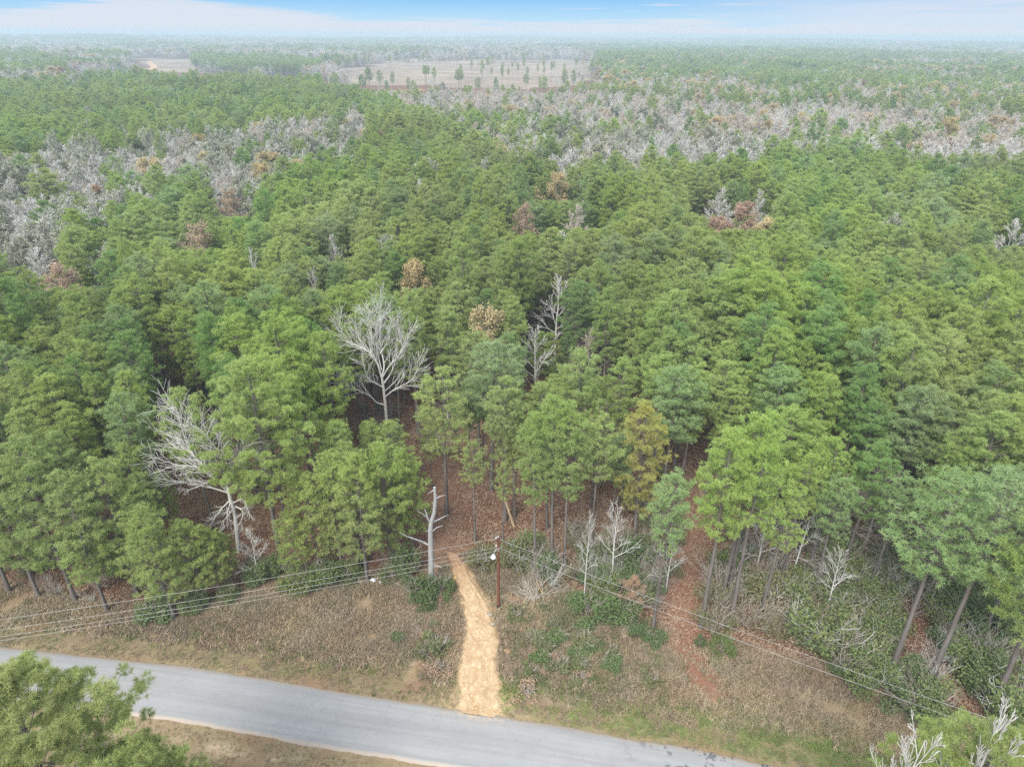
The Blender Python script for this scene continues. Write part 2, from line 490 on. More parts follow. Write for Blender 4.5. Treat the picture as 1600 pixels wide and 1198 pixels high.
gme = mesh_np('ground', np.stack([xf, yf, zf], 1), quads.ravel(), np.full(len(quads), 4), [MAT_GROUND], None,
              {'woods': ('POINT', woods), 'leafy': ('POINT', leafy), 'green': ('POINT', green), 'clay': ('POINT', clay), 'sandy': ('POINT', sandy), 'bare': ('POINT', pl), 'field': ('POINT', field.astype(float))}, True)
tag(obj('ground', gme), kind='structure', label='brown forest floor and dry grassy verges reaching to the horizon')

# ------------------------------------------------------------------ road
q = M('worn_grey_asphalt')
nL = q.noise(.35, 4, .6); nF = q.noise(55, 3, .8); u = q.attr('across'); al = q.attr('along')
cxyz = q.n('ShaderNodeCombineXYZ'); q.put(cxyz.inputs[0], u); q.put(cxyz.inputs[1], q.math('MULTIPLY', al, .03))
lane = q.noise(2.1, 4, .6, cxyz.outputs[0])
col = q.mix(q.rng(lane, .3, .7), (.202, .204, .206), (.254, .257, .259))
col = q.mix(q.rng(nL, .35, .7, 0., .55), col, (.200, .204, .210))
col = q.mix(q.rng(nF, .35, .75, 0., .5), col, (.130, .134, .138))
wheel = q.math('ABSOLUTE', q.math('SUBTRACT', q.math('ABSOLUTE', q.math('SUBTRACT', u, 2.65)), 1.25))
col = q.mix(q.rng(wheel, .15, .75, .28, 0.), col, (.250, .257, .266))
edge = q.math('MINIMUM', u, q.math('SUBTRACT', 5.3, u))
col = q.mix(q.math('MULTIPLY', q.rng(q.math('SUBTRACT', edge, q.math('MULTIPLY', nL, .35)), -.1, .25, 1., 0.), .6), col, (.330, .260, .190))
foot = q.math('MULTIPLY', q.attr('spill'), q.rng(q.noise(2.2, 5, .7), .40, .62)); col = q.mix(foot, col, (.400, .290, .180))
# dark crack filler and patches to the right
vor = q.n('ShaderNodeTexVoronoi'); vor.feature = 'DISTANCE_TO_EDGE'; vor.inputs['Scale'].default_value = .42
wp = q.n('ShaderNodeVectorMath'); wp.operation = 'ADD'
nn = q.n('ShaderNodeTexNoise'); nn.inputs['Scale'].default_value = 1.1; nn.inputs['Detail'].default_value = 4; q.put(nn.inputs['Vector'], q.pos())
sc_ = q.n('ShaderNodeVectorMath'); sc_.operation = 'SCALE'; sc_.inputs['Scale'].default_value = 1.6; q.put(sc_.inputs[0], nn.outputs['Color'])
q.put(wp.inputs[0], q.pos()); q.put(wp.inputs[1], sc_.outputs[0]); q.put(vor.inputs['Vector'], wp.outputs[0])
crack = q.math('MULTIPLY', q.rng(vor.outputs['Distance'], .012, .05, 1., 0.), q.rng(q.noise(.45, 3), .5, .6))
blot = q.math('MULTIPLY', q.rng(q.noise(.9, 5, .65), .56, .62), .8)
crack = q.math('MULTIPLY', q.math('MAXIMUM', crack, blot), q.math('ADD', q.attr('cracked'), .10))
col = q.mix(crack, col, (.085, .088, .094))
MAT_ROAD = q.finish(col, .85, q.bump(nF, .35, .01), .25)
nr = len(ROADU); K = 13
us = np.linspace(0, ROAD_W, K)
edge_j = np.array([[mnoise.noise(Vector((i * .31, 7.7, s * 3.3))) * .10 + mnoise.noise(Vector((i * .09, 2.7, s * 3.3))) * .14 + mnoise.noise(Vector((i * .83, 5.7, s * 3.3))) * .08 for s in (0, 1)] for i in range(nr)])
rv = np.zeros((nr, K + 2, 3)); ru = np.zeros((nr, K + 2))
for k in range(K):
    uu = us[k] + (edge_j[:, 0] if k == 0 else edge_j[:, 1] if k == K - 1 else 0)
    rv[:, k + 1, :2] = ROADU + _n * np.asarray(uu)[..., None] if k in (0, K - 1) else ROADU + _n * us[k]
    rv[:, k + 1, 2] = .04 + .05 * (1 - ((us[k] - ROAD_W / 2) / (ROAD_W / 2)) ** 2)
    ru[:, k + 1] = us[k]
rv[:, 0] = rv[:, 1]; rv[:, 0, :2] -= _n * .12; rv[:, 0, 2] = -.2
rv[:, -1] = rv[:, -2]; rv[:, -1, :2] += _n * .12; rv[:, -1, 2] = -.2; ru[:, -1] = ROAD_W
ri = np.arange(nr * (K + 2)).reshape(nr, K + 2)
rq = np.stack([ri[:-1, :-1], ri[:-1, 1:], ri[1:, 1:], ri[1:, :-1]], -1).reshape(-1, 4)[:, ::-1]
along = np.repeat(np.arange(nr) * .5, K + 2)
crk = smooth(8.5, 14, rv.reshape(-1, 3)[:, 0])
rme = mesh_np('road', rv.reshape(-1, 3), rq.ravel(), np.full(len(rq), 4), [MAT_ROAD], None, {'across': ('POINT', ru.ravel()), 'along': ('POINT', along), 'cracked': ('POINT', crk), 'spill': ('POINT', np.exp(-((rv.reshape(-1, 3)[:, 0] + 2.6) / 2.6) ** 2) * np.exp(-(ru.ravel() / .75) ** 2))}, True)
tag(obj('road', rme), kind='structure', label='worn grey asphalt road without markings')

# ------------------------------------------------------------------ sandy dirt track
q = M('pale_orange_sand')
nA = q.noise(1.1, 6, .7); nB = q.noise(16, 4, .75); nS = q.noise(2.6, 6, .72, q.scaled(1.5, .8, 1), .2)
col = q.mix(q.rng(nA, .3, .7), (.405, .272, .148), (.510, .378, .235))
col = q.mix(q.rng(nS, .48, .66), col, (.600, .470, .315))
col = q.mix(q.rng(nB, .58, .75, 0., .7), col, (.290, .172, .088))
col = q.mix(q.rng(q.attr('fade'), 0., 1., .7, 0.), col, (.340, .200, .120))
MAT_SAND = q.finish(col, .95, q.bump(q.math('ADD', nB, nS), .9, .15), .1)
tn = len(TRACKC); TK = 21
tv = np.zeros((tn, TK, 3)); tf = np.zeros((tn, TK))
for i in range(tn):
    s = i / (tn - 1)
    jl = mnoise.noise(Vector((i * .33, 1.2, 0))) * .34 + mnoise.noise(Vector((i * .09, 4.2, 0))) * .5 + mnoise.noise(Vector((i * .8, 4.2, 8))) * .22
    jr = mnoise.noise(Vector((i * .33, 9.2, 0))) * .34 + mnoise.noise(Vector((i * .09, 14.2, 0))) * .5 + mnoise.noise(Vector((i * .8, 14.2, 8))) * .22
    cross = TRACK_R[i] - TRACK_L[i]; wd = np.linalg.norm(cross); cross = cross / wd
    for k in range(TK):
        t = k / (TK - 1)
        p = TRACK_L[i] + cross * ((1 - t) * jl + t * (wd + jr))
        z = gz(p[0], p[1]) if k in (0, TK - 1) else 0
        rut = -.05 * (math.exp(-((t - .3) / .09) ** 2) + math.exp(-((t - .7) / .09) ** 2))
        bumpz = mnoise.noise(Vector((p[0] * 1.3, p[1] * .8, 2))) * .06 + mnoise.noise(Vector((p[0] * 3.4, p[1] * 2.6, 5))) * .035
        edgef = min(1, 6 * min(t, 1 - t))
        lip = math.exp(-(i / 4.) ** 2) * .05
        tv[i, k] = (p[0], p[1], .02 + edgef * (.11 + lip + rut + bumpz * 1.5) - (1 - edgef) * .20)
        tf[i, k] = 1 - smooth(.62, 1., np.array(s)) * .9
ti = np.arange(tn * TK).reshape(tn, TK)
tq = np.stack([ti[:-1, :-1], ti[:-1, 1:], ti[1:, 1:], ti[1:, :-1]], -1).reshape(-1, 4)
tme = mesh_np('dirt_path', tv.reshape(-1, 3), tq.ravel(), np.full(len(tq), 4), [MAT_SAND], None, {'fade': ('POINT', tf.ravel())}, True)
tag(obj('path', tme), kind='structure', label='pale orange sandy track running from the road into the woods')

# ------------------------------------------------------------------ plants: pine


def tufts(g, c, ax, rs, n=18, L=.34, wd=.05, mat=0, spread=.9):
    """needle tufts: n narrow blades fanning out round every axis"""
    c = np.asarray(c, float); ax = np.asarray(ax, float); k = len(c)
    if k == 0: return
    d = rs.normal(size=(k, n, 3)); d /= np.linalg.norm(d, axis=2)[..., None]
    d = d * spread + ax[:, None] * .55
    d /= np.linalg.norm(d, axis=2)[..., None]
    ln = L * rs.uniform(.7, 1.2, (k, n, 1))
    s = np.cross(d, rs.normal(size=(k, n, 3))); s /= np.linalg.norm(s, axis=2)[..., None]
    o = c[:, None] + d * .03
    v = np.stack([o - s * wd * .5, o + s * wd * .5, o + d * ln + s * wd * .12, o + d * ln - s * wd * .12], 2).reshape(-1, 3)
    f = np.arange(k * n * 4).reshape(-1, 4)
    va = np.repeat(np.clip(rs.normal(.4, .28, k), 0, 1), n)
    g.add(v, f, 4, mat, va)


def pine_meshes(name, seed, H=20., R=3.6, base=.42, needle=None, per=26, n=20, L=.27, wd=.036, top=1.0, gap=.08, dens=1., bare=0.):
    rs = np.random.default_rng(seed)
    gt, gc = Geo(), Geo()
    k = 9; zz = np.linspace(0, H * .97, k)
    wob = np.cumsum(rs.normal(0, .07, (k, 2)), 0) * np.linspace(0, 1, k)[:, None]
    tp = np.stack([wob[:, 0], wob[:, 1], zz], 1)
    tr = .21 * (H / 20) * (1 - zz / H * .9) + .015; tr[0] *= 1.25
    chain(gt, tp, tr, 7)
    at = lambda z: np.array([np.interp(z, zz, tp[:, 0]), np.interp(z, zz, tp[:, 1]), z])
    az = rs.uniform(0, 6.28)
    B0, B1, R0, R1 = [], [], [], []
    if bare:                                              # dead lower limbs
        for _ in range(int(26 * bare)):
            zb = H * rs.uniform(base * .45, base * 1.05); a_ = rs.uniform(0, 6.28); l = rs.uniform(.8, 2.6)
            p = at(zb); d = np.array([math.cos(a_), math.sin(a_), rs.uniform(-.25, .3)])
            B0.append(p); B1.append(p + d * l); R0.append(.035); R1.append(.012)
            for _ in range(3):
                pm = p + d * l * rs.uniform(.4, .9); B0.append(pm); B1.append(pm + (d + rs.normal(0, .6, 3)) * l * .3); R0.append(.018); R1.append(.008)
    Lc = H * (1 - base); nb = int((20 + 2.9 * R * Lc * .55) * (1 - gap)); zb0 = H * base
    pc, pr_ = [], []
    for b in range(nb):
        t = min(max((b + rs.uniform(-.4, .4)) / nb, 0.), 1.); t = 1 - (1 - t) ** 1.15
        az += 2.39996 + rs.normal(0, .22)
        prof = math.sqrt(max(0., 1 - ((t - .32) / .70) ** 2)) if t > .32 else .62 + .38 * t / .32
        r = R * .95 * prof * rs.uniform(.5, 1.18); zt = zb0 + Lc * t * .97
        if t > .93: r *= .6
        tip = np.array([math.cos(az) * r, math.sin(az) * r, zt + rs.normal(0, .25)]); tip[:2] += at(min(zt, H * .96))[:2]
        p0 = at(max(zb0 * .96, min(zt - r * (.10 + .55 * t) - .1, H * .95)))
        pm = p0 + (tip - p0) * .55 + np.array([0, 0, -.10 * r])
        rb = .020 + .026 * r / R
        B0 += [p0, pm]; B1 += [pm, tip]; R0 += [rb, rb * .6]; R1 += [rb * .6, .012]
        d = tip - p0; d /= max(np.linalg.norm(d), 1e-6); side = np.cross(d, [0, 0, 1.]); side /= max(np.linalg.norm(side), 1e-6)
        npf = 2 + int(r / R * 3.6 * rs.uniform(.6, 1.3))
        for k_ in range(npf):
            f = 1. if k_ == 0 else rs.uniform(.45, .98); la = 0 if k_ == 0 else rs.normal(0, 1) * (.30 + .17 * r)
            bp_ = p0 + (pm - p0) * f / .55 if f < .55 else pm + (tip - pm) * (f - .55) / .45
            c = bp_ + side * la + np.array([0, 0, abs(rs.normal(0, .18))]); pc.append(c); pr_.append(rs.uniform(.24, .60) * (1 if k_ == 0 else .85))
            if abs(la) > .2: B0.append(bp_ - d * abs(la) * .5); B1.append(c); R0.append(.014); R1.append(.008)
    pc += [at(H * f) + np.array([0, 0, .05]) for f in (.955, .975)]; pr_ += [.42, .34]
    pc = np.array(pc); pr_ = np.array(pr_); nt = max(4, int(per * dens * .145))
    d = rs.normal(size=(len(pc), nt, 3)); d /= np.linalg.norm(d, axis=2)[..., None]; d[..., 2] = np.where(d[..., 2] < -.25, -d[..., 2], d[..., 2])
    c = pc[:, None] + d * (pr_[:, None] * rs.random((len(pc), nt)) ** .4)[..., None] * np.array([1.15, 1.15, .7])
    ax = d + np.array([0, 0, .75]); ax /= np.linalg.norm(ax, axis=2)[..., None]
    tufts(gc, c.reshape(-1, 3), ax.reshape(-1, 3), rs, n, L, wd)
    tubes(gt, B0, B1, R0, R1, 4)
    return gt, gc


PINES = []
PSPEC = [  # H, R, base, material, dens
    (20, 2.8, .50, NEEDLE, 1.0), (20, 2.5, .54, NEEDLE, 1.0), (20, 3.3, .48, NEEDLE, 1.05), (20, 2.7, .52, NEEDLE_DARK, 1.0),
    (20, 3.0, .60, NEEDLE, .95), (20, 2.2, .46, NEEDLE, 1.0), (20, 2.9, .54, NEEDLE_GREY, 1.0), (20, 2.7, .48, NEEDLE_LIGHT, .95)]
for i, (h_, r_, b_, mt_, de_) in enumerate(PSPEC):
    gt, gc = pine_meshes('pine', 100 + i, h_, r_, b_, per=50, dens=de_)
    PINES.append((gt.mesh('pine_trunk', [BARK_PINE]), gc.mesh('pine_crown', [mt_]), h_, gt, gc, mt_))


def pine_special(seed, H, R, base, mt_, **k):
    gt, gc = pine_meshes('pine', seed, H, R, base, **k)
    return (gt.mesh('pine_trunk', [BARK_PINE]), gc.mesh('pine_crown', [mt_]), H, gt, gc, mt_)


P_NEAR = pine_special(301, 24, 6.1, .35, NEEDLE_LIGHT, per=95, n=30, L=.27, wd=.026, gap=.08, dens=1.15)
P_NEAR2 = pine_special(302, 20, 4.3, .25, NEEDLE_LIGHT, per=75, n=28, L=.25, wd=.026, gap=.05)
P_NEAR3 = pine_special(303, 24, 4.6, .40, NEEDLE, per=75, n=28, L=.26, wd=.026, gap=.08)
P_WIDE = pine_special(304, 22, 6.2, .36, NEEDLE_LIGHT, per=90, n=20, L=.28, wd=.036, gap=.3)
P_YELLOW = pine_special(305, 18, 2.9, .30, NEEDLE_YELLOW, per=36, gap=.16)
P_THIN = pine_special(306, 20, 2.6, .60, NEEDLE, per=34, gap=.2, dens=.85)
P_DEADLIMB = pine_special(307, 20, 2.8, .58, NEEDLE_GREY, per=36, gap=.12, bare=1.6)
P_RAGGED = pine_special(308, 20, 3.3, .56, NEEDLE_GREY, per=40, gap=.22, dens=1.0)
P_YOUNG = pine_special(309, 12, 2.7, .24, NEEDLE, per=40, gap=.06)
P_EDGE = pine_special(310, 16, 3.2, .25, NEEDLE, per=50, gap=.1)
P_EDGE2 = pine_special(311, 16, 2.9, .27, NEEDLE_LIGHT, per=46, gap=.1)

PINE_GROUP = 'pine trees of the wood beyond the road'


def place_pine(P, x, y, h, label, group=None, rz=None, sxy=None, part_names=('trunk', 'crown')):
    s = h / P[2]; sx = s if sxy is None else sxy
    e_ = empty('pine_tree', (x, y, gz(x, y) - .05), random.uniform(0, 6.28) if rz is None else rz, (sx, sx, s), random.gauss(0, .015), random.gauss(0, .015))
    obj('trunk', P[0], e_); obj('crown', P[1], e_)
    tag(e_, label, 'pine tree', group)
    return e_


# ------------------------------------------------------------------ plants: bare trees
def grow(segs, p, d, l, r, lev, rs, spread, upb, nsub, kids, tw):
    pts = [p]; d = d / np.linalg.norm(d)
    for i in range(nsub):
        d = d + rs.normal(0, .13, 3) + np.array([0, 0, upb]); d /= np.linalg.norm(d)
        q_ = pts[-1] + d * l / nsub
        a_ = r * (1 - .7 * i / nsub); b_ = r * (1 - .7 * (i + 1) / nsub)
        segs.append((pts[-1], q_, max(a_, tw), max(b_, tw * .7), lev)); pts.append(q_)
    if lev <= 0: return
    n = kids[-lev] if lev <= len(kids) else 3
    for i in range(n):
        f = .25 + .75 * (i + rs.random()) / n
        k = min(int(f * nsub), nsub - 1); b = pts[k] + (pts[k + 1] - pts[k]) * (f * nsub - k)
        ax = rs.normal(size=3); ax -= ax @ d * d; ax /= np.linalg.norm(ax)
        nd = d * math.cos(spread) + ax * math.sin(spread) * rs.uniform(.7, 1.2)
        grow(segs, b, nd, l * rs.uniform(.38, .62) * (1.12 - .5 * f), r * .52, lev - 1, rs, spread, upb, max(2, nsub - 1), kids, tw)


def bare_meshes(seed, H, R, trunk_to=.35, limbs=12, lev=2, kids=(6, 5), spread=.65, upb=.07, tw=.02, lean=.9, r0=.2, limb_up=(.3, 1.1)):
    """trunk and branches of a leafless tree"""
    rs = np.random.default_rng(seed); gt, gb = Geo(), Geo()
    k = 8; zz = np.linspace(0, H * .93, k); wob = np.cumsum(rs.normal(0, .09, (k, 2)), 0) * np.linspace(0, 1, k)[:, None]
    tp = np.stack([wob[:, 0], wob[:, 1], zz], 1); tr = r0 * (1 - .93 * zz / H)
    chain(gt, tp, tr, 6); segs = []
    az = rs.uniform(0, 6)
    for i in range(limbs):
        f = trunk_to + (1 - trunk_to) * (i + .5) / limbs * .95
        z = H * .93 * f; az += 2.4 + rs.normal(0, .3); t = (f - trunk_to) / (1 - trunk_to)
        el_ = limb_up[0] + (limb_up[1] - limb_up[0]) * t
        d = np.array([math.cos(az) * math.cos(el_), math.sin(az) * math.cos(el_), math.sin(el_)])
        p = np.array([np.interp(z, zz, tp[:, 0]), np.interp(z, zz, tp[:, 1]), z])
        l = R * (1 - t ** 1.7 * .75) * rs.uniform(.8, 1.15)
        grow(segs, p, d, l, r0 * .42 * (1 - .6 * t), lev, rs, spread, upb, 4, kids, tw)
    tubes(gb, [s[0] for s in segs], [s[1] for s in segs], [s[2] for s in segs], [s[3] for s in segs], 3, 0, rs.random(len(segs)).repeat(3))
    return gt, gb, segs


def leaves(g, c, rs, size=.16, mat=0, vary=None):
    k = len(c)
    n = rs.normal(size=(k, 3)); n[:, 2] = np.abs(n[:, 2]) + .3; n /= np.linalg.norm(n, axis=1)[:, None]
    u_ = np.cross(n, rs.normal(size=(k, 3))); u_ /= np.linalg.norm(u_, axis=1)[:, None]; v_ = np.cross(n, u_)
    s = size * rs.uniform(.6, 1.3, (k, 1))
    v = np.stack([c - u_ * s, c + v_ * s * .55, c + u_ * s, c - v_ * s * .55], 1).reshape(-1, 3)
    g.add(v, np.arange(k * 4).reshape(-1, 4), 4, mat, rs.random(k) if vary is None else vary)


def leafy_meshes(seed, H, R, nleaf, size, **k):
    """a tree with leaves scattered round its twigs"""
    gt, gb, segs = bare_meshes(seed, H, R, **k); rs = np.random.default_rng(seed + 5); gc = Geo()
    tw = [s for s in segs if s[4] <= 1]
    idx = rs.integers(0, len(tw), nleaf)
    a_ = np.array([tw[i][0] for i in idx]); b_ = np.array([tw[i][1] for i in idx])
    leaves(gc, a_ + (b_ - a_) * rs.random((nleaf, 1)) + rs.normal(0, .2, (nleaf, 3)), rs, size)
    return gt, gb, gc


BARE = []
for i, (H_, R_, kw, mt_) in enumerate([
        (16, 4.2, dict(limbs=14, kids=(6, 5), spread=.55, limb_up=(.45, 1.2)), BARK_GREY),
        (15, 3.2, dict(limbs=16, kids=(6, 5), spread=.5, limb_up=(.5, 1.3)), BARK_WHITE),
        (14, 4.6, dict(limbs=12, kids=(7, 5), spread=.7, limb_up=(.25, 1.0), trunk_to=.25), BARK_GREY),
        (15, 3.6, dict(limbs=15, kids=(7, 6), spread=.55, limb_up=(.5, 1.2), tw=.03), BARK_TAN),
        (14, 3.9, dict(limbs=15, kids=(7, 6), spread=.6, limb_up=(.5, 1.2), tw=.03, trunk_to=.25), BARK_TAN)]):
    gt, gb, _ = bare_meshes(400 + i, H_, R_, **kw)
    BARE.append((gt.mesh('bare_trunk', [mt_]), gb.mesh('bare_branches', [mt_]), H_, gt, gb, mt_))
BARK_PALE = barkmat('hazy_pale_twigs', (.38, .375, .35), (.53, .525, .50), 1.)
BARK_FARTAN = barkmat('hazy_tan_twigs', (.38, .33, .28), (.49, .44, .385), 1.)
BARE_FAR = []
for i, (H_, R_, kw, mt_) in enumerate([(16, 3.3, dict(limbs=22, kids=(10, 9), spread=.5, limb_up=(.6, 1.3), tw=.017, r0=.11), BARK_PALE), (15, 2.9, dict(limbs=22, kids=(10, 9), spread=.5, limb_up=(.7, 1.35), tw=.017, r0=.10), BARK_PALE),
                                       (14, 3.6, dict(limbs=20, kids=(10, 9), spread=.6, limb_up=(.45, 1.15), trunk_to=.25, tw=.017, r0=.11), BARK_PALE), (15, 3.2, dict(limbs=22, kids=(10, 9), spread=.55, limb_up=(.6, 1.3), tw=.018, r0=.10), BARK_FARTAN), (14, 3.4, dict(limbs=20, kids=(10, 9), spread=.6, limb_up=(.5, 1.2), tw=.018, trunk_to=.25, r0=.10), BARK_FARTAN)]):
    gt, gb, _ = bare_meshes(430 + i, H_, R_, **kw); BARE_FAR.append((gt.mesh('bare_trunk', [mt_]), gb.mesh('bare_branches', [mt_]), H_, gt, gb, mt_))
LEAFY = []
for i, (H_, R_, nl, sz, kw, bk, lf) in enumerate([
        (13, 4.0, 4200, .12, dict(limbs=16, kids=(7, 6), tw=.035), BARK_GREY, LEAF_GREYGREEN),
        (12, 4.2, 6000, .12, dict(limbs=14, kids=(6, 5), trunk_to=.22), BARK_GREY, LEAF_OLIVE),
        (12, 3.6, 9000, .10, dict(limbs=18, kids=(6, 5), trunk_to=.25, spread=.6), BARK_TAN, LEAF_ORANGE),
        (12, 3.2, 6500, .10, dict(limbs=16, kids=(6, 5), trunk_to=.25), BARK_TAN, LEAF_RUST),
        (13, 4.0, 6000, .09, dict(limbs=18, kids=(7, 5), trunk_to=.25), BARK_TAN, LEAF_BROWN),
        (14, 4.4, 2600, .12, dict(limbs=18, kids=(7, 6), tw=.04, trunk_to=.25), BARK_GREY, LEAF_GREYGREEN)]):
    gt, gb, gc = leafy_meshes(450 + i, H_, R_, nl, sz, **kw)
    LEAFY.append((gt.mesh('tree_trunk', [bk]), gb.mesh('tree_branches', [bk]), gc.mesh('tree_leaves', [lf]), H_, gt, gb, gc, bk, lf))


def place_bare(i, x, y, h, label, group=None, name='bare_tree', cat='bare tree', sxy=None, rz=None):
    B = BARE[i] if math.hypot(x, y) < 130 else BARE_FAR[i]; s = h / B[2]; sx = s if sxy is None else sxy
    e_ = empty(name, (x, y, gz(x, y) - .05), random.uniform(0, 6.28) if rz is None else rz, (sx, sx, s))
    obj('trunk', B[0], e_); obj('branches', B[1], e_); tag(e_, label, cat, group); return e_


def place_leafy(i, x, y, h, label, group=None, name='leafy_tree', cat='tree', sxy=None):
    B = LEAFY[i]; s = h / B[3]; sx = s if sxy is None else sxy
    e_ = empty(name, (x, y, gz(x, y) - .05), random.uniform(0, 6.28), (sx, sx, s))
    obj('trunk', B[0], e_); obj('branches', B[1], e_); obj('crown', B[2], e_); tag(e_, label, cat, group); return e_


# ------------------------------------------------------------------ trees picked out one by one
def base_top(bx, by, ty):
    """ground point under a photo pixel and the height that reaches photo row ty above it"""
    p = G(bx, by, 0.); r = ray(bx, ty)
    return p[0], p[1], CAMH + r[2] / r[1] * p[1]


def top_at(tx, ty, h):
    p = G(tx, ty, h); return p[0], p[1]


VIEWS = []                                               # (px, top row, row down to which it shows, half width, distance)
HAND = []                                                # (x, y, clear radius) of everything placed by hand


def hp(P, bx, by, ty, label, group=None, clear=2.7, wide=1.0, **k):
    x, y, h = base_top(bx, by, ty)
    HAND.append((x, y, clear))
    return place_pine(P, x, y, h, label, group, sxy=h / P[2] * wide, **k)


# close to the camera, on its own side of the road
for P, tx, ty, h, lab in ((P_NEAR, -24, 1062, 24, 'large bright green pine on the near side of the road, hiding its left end'),
                          (P_NEAR2, 205, 1172, 19, 'smaller darker pine beside the large bright pine on the near side of the road'),
                          (P_NEAR3, 1585, 1140, 22, 'bright green pine top among bleached branches on the near side of the road')):
    x, y = top_at(tx, ty, h); place_pine(P, x, y, h, lab)
# right of the track, trunks standing in the undergrowth
hp(P_RAGGED, 1390, 1056, 735, 'tall leaning grey trunked pine, first of the tall pair above the right-hand thicket', wide=1.1)
hp(P_RAGGED, 1450, 1072, 735, 'tall thick trunked pine, second of the tall pair above the right-hand thicket', wide=1.1)
hp(PINES[2], 1545, 1118, 775, 'tall pine rooted at the far right end of the thicket behind bleached branches', wide=1.05)
hp(PINES[3], 1640, 1040, 700, 'dark pine at the right end of the front row, trunk beyond the thicket', wide=1.1)
hp(PINES[1], 1095, 980, 672, 'slender pine with long bare trunk beside the leaf-covered gap', wide=.95)
hp(P_THIN, 1126, 944, 650, 'left one of two thin trunks standing close together right of the leaf-covered gap')
hp(P_THIN, 1135, 940, 640, 'right one of two thin trunks standing close together right of the leaf-covered gap')
hp(P_THIN, 1141, 973, 690, 'thin leaning pine in front of the close pair of trunks', wide=1.1)
hp(P_THIN, 1186, 968, 760, 'thin leaning pine trunk standing among grey vines')
hp(P_DEADLIMB, 1020, 982, 735, 'pine with dead grey lower limbs beside the leaf-covered gap', wide=.9)
for bx, by, ty, P, lab in ((1218, 918, 705, P_THIN, 'slim pine at the back left of the right-hand thicket'), (1268, 938, 745, P_DEADLIMB, 'grey-green pine with dead lower limbs in the left half of the thicket'), (1312, 908, 690, PINES[3], 'dark pine standing at the back of the right-hand thicket'),
                           (1352, 935, 735, P_DEADLIMB, 'grey-green pine with dead lower limbs left of the first tall leaning pine'), (1425, 955, 740, P_THIN, 'slim pine behind the tall leaning pair'), (1492, 965, 725, PINES[6], 'grey-green pine behind the second tall leaning pine'),
                           (1535, 1000, 770, P_THIN, 'slim pine right of the second tall leaning pine'), (1588, 1005, 760, P_DEADLIMB, 'grey-green pine with dead lower limbs at the far right of the thicket'), (1245, 880, 680, PINES[5], 'narrow pine behind the grey vines of the thicket')):
    hp(P, bx, by, ty, lab)
hp(P_YELLOW, 990, 850, 628, 'yellow-green pine standing out among greener pines', wide=1.1)
hp(PINES[0], 882, 884, 632, 'front pine of the clump just right of the utility pole', wide=.85)
hp(PINES[1], 862, 884, 622, 'slender pine in the middle of the clump right of the utility pole', wide=.85)
hp(PINES[5], 836, 890, 645, 'leftmost pine of the clump right of the utility pole', wide=.8)
hp(PINES[4], 922, 868, 650, 'rear right pine of the clump right of the utility pole', wide=.9)
hp(PINES[7], 698, 802, 570, 'bright round-topped pine at the head of the sandy track', wide=1.15)
hp(PINES[6], 768, 765, 532, 'tall pale green pine behind the head of the sandy track', wide=1.2)
hp(PINES[2], 895, 770, 545, 'round-topped pine right of the dark gap in the canopy', wide=1.0)
hp(P_THIN, 742, 845, 690, 'thin dark pine right behind the sandy track', wide=1.0)
hp(P_THIN, 786, 850, 720, 'thin pine directly behind the utility pole', wide=.9)
hp(PINES[0], 1160, 860, 645, 'broad green pine behind the leaf-covered gap', wide=1.1)
hp(PINES[6], 1030, 800, 570, 'grey-green pine behind the yellow-green one', wide=1.1)
hp(P_THIN, 1262, 900, 685, 'yellowish narrow pine with brown needles low down, left of the tall pair', wide=1.0)
hp(P_WIDE, 436, 864, 558, 'old pine with a very broad light green crown beside the leaning grey tree', wide=1.0, clear=5)
# left of the track
for bx, by, ty, P, lab in (
        (273, 966, 792, P_EDGE, 'front pine with a long slanting trunk on the left verge'),
        (214, 926, 715, P_EDGE, 'big full-crowned pine second row on the left verge'),
        (256, 915, 745, P_EDGE2, 'slim pine behind the slanting front trunk on the left verge'),
        (168, 955, 735, P_EDGE2, 'light green front pine left of the slanting trunk'),
        (118, 938, 690, P_EDGE, 'broad light pine at the left end of the front row'),
        (60, 930, 700, P_EDGE2, 'front-row pine nearly at the left end of the wood'),
        (15, 925, 690, P_EDGE, 'leftmost front-row pine of the wood'),
        (322, 942, 812, P_YOUNG, 'short front pine beside the evergreen bushes on the left verge'),
        (346, 930, 822, P_YOUNG, 'lowest young pine beside the weeping grey tree'),
        (574, 908, 705, P_EDGE2, 'front pine with a bare trunk next to the white litter'),
        (535, 893, 712, P_EDGE, 'front pine over bright shrubs left of the white litter'),
        (612, 882, 690, P_EDGE, 'front pine close to the left of the dead snag'),
        (645, 868, 705, P_EDGE, 'pine just behind the dead snag'),
        (362, 908, 832, P_YOUNG, 'young pine hiding the foot of the leaning grey tree'),
        (500, 893, 745, P_YOUNG, 'young bright pine between the old broad pine and the litter'),
        (468, 902, 800, P_YOUNG, 'small pine at the foot of the old broad pine'),
        (560, 860, 690, P_EDGE2, 'grey-green pine in the second row left of the snag')):
    hp(P, bx, by, ty, lab)


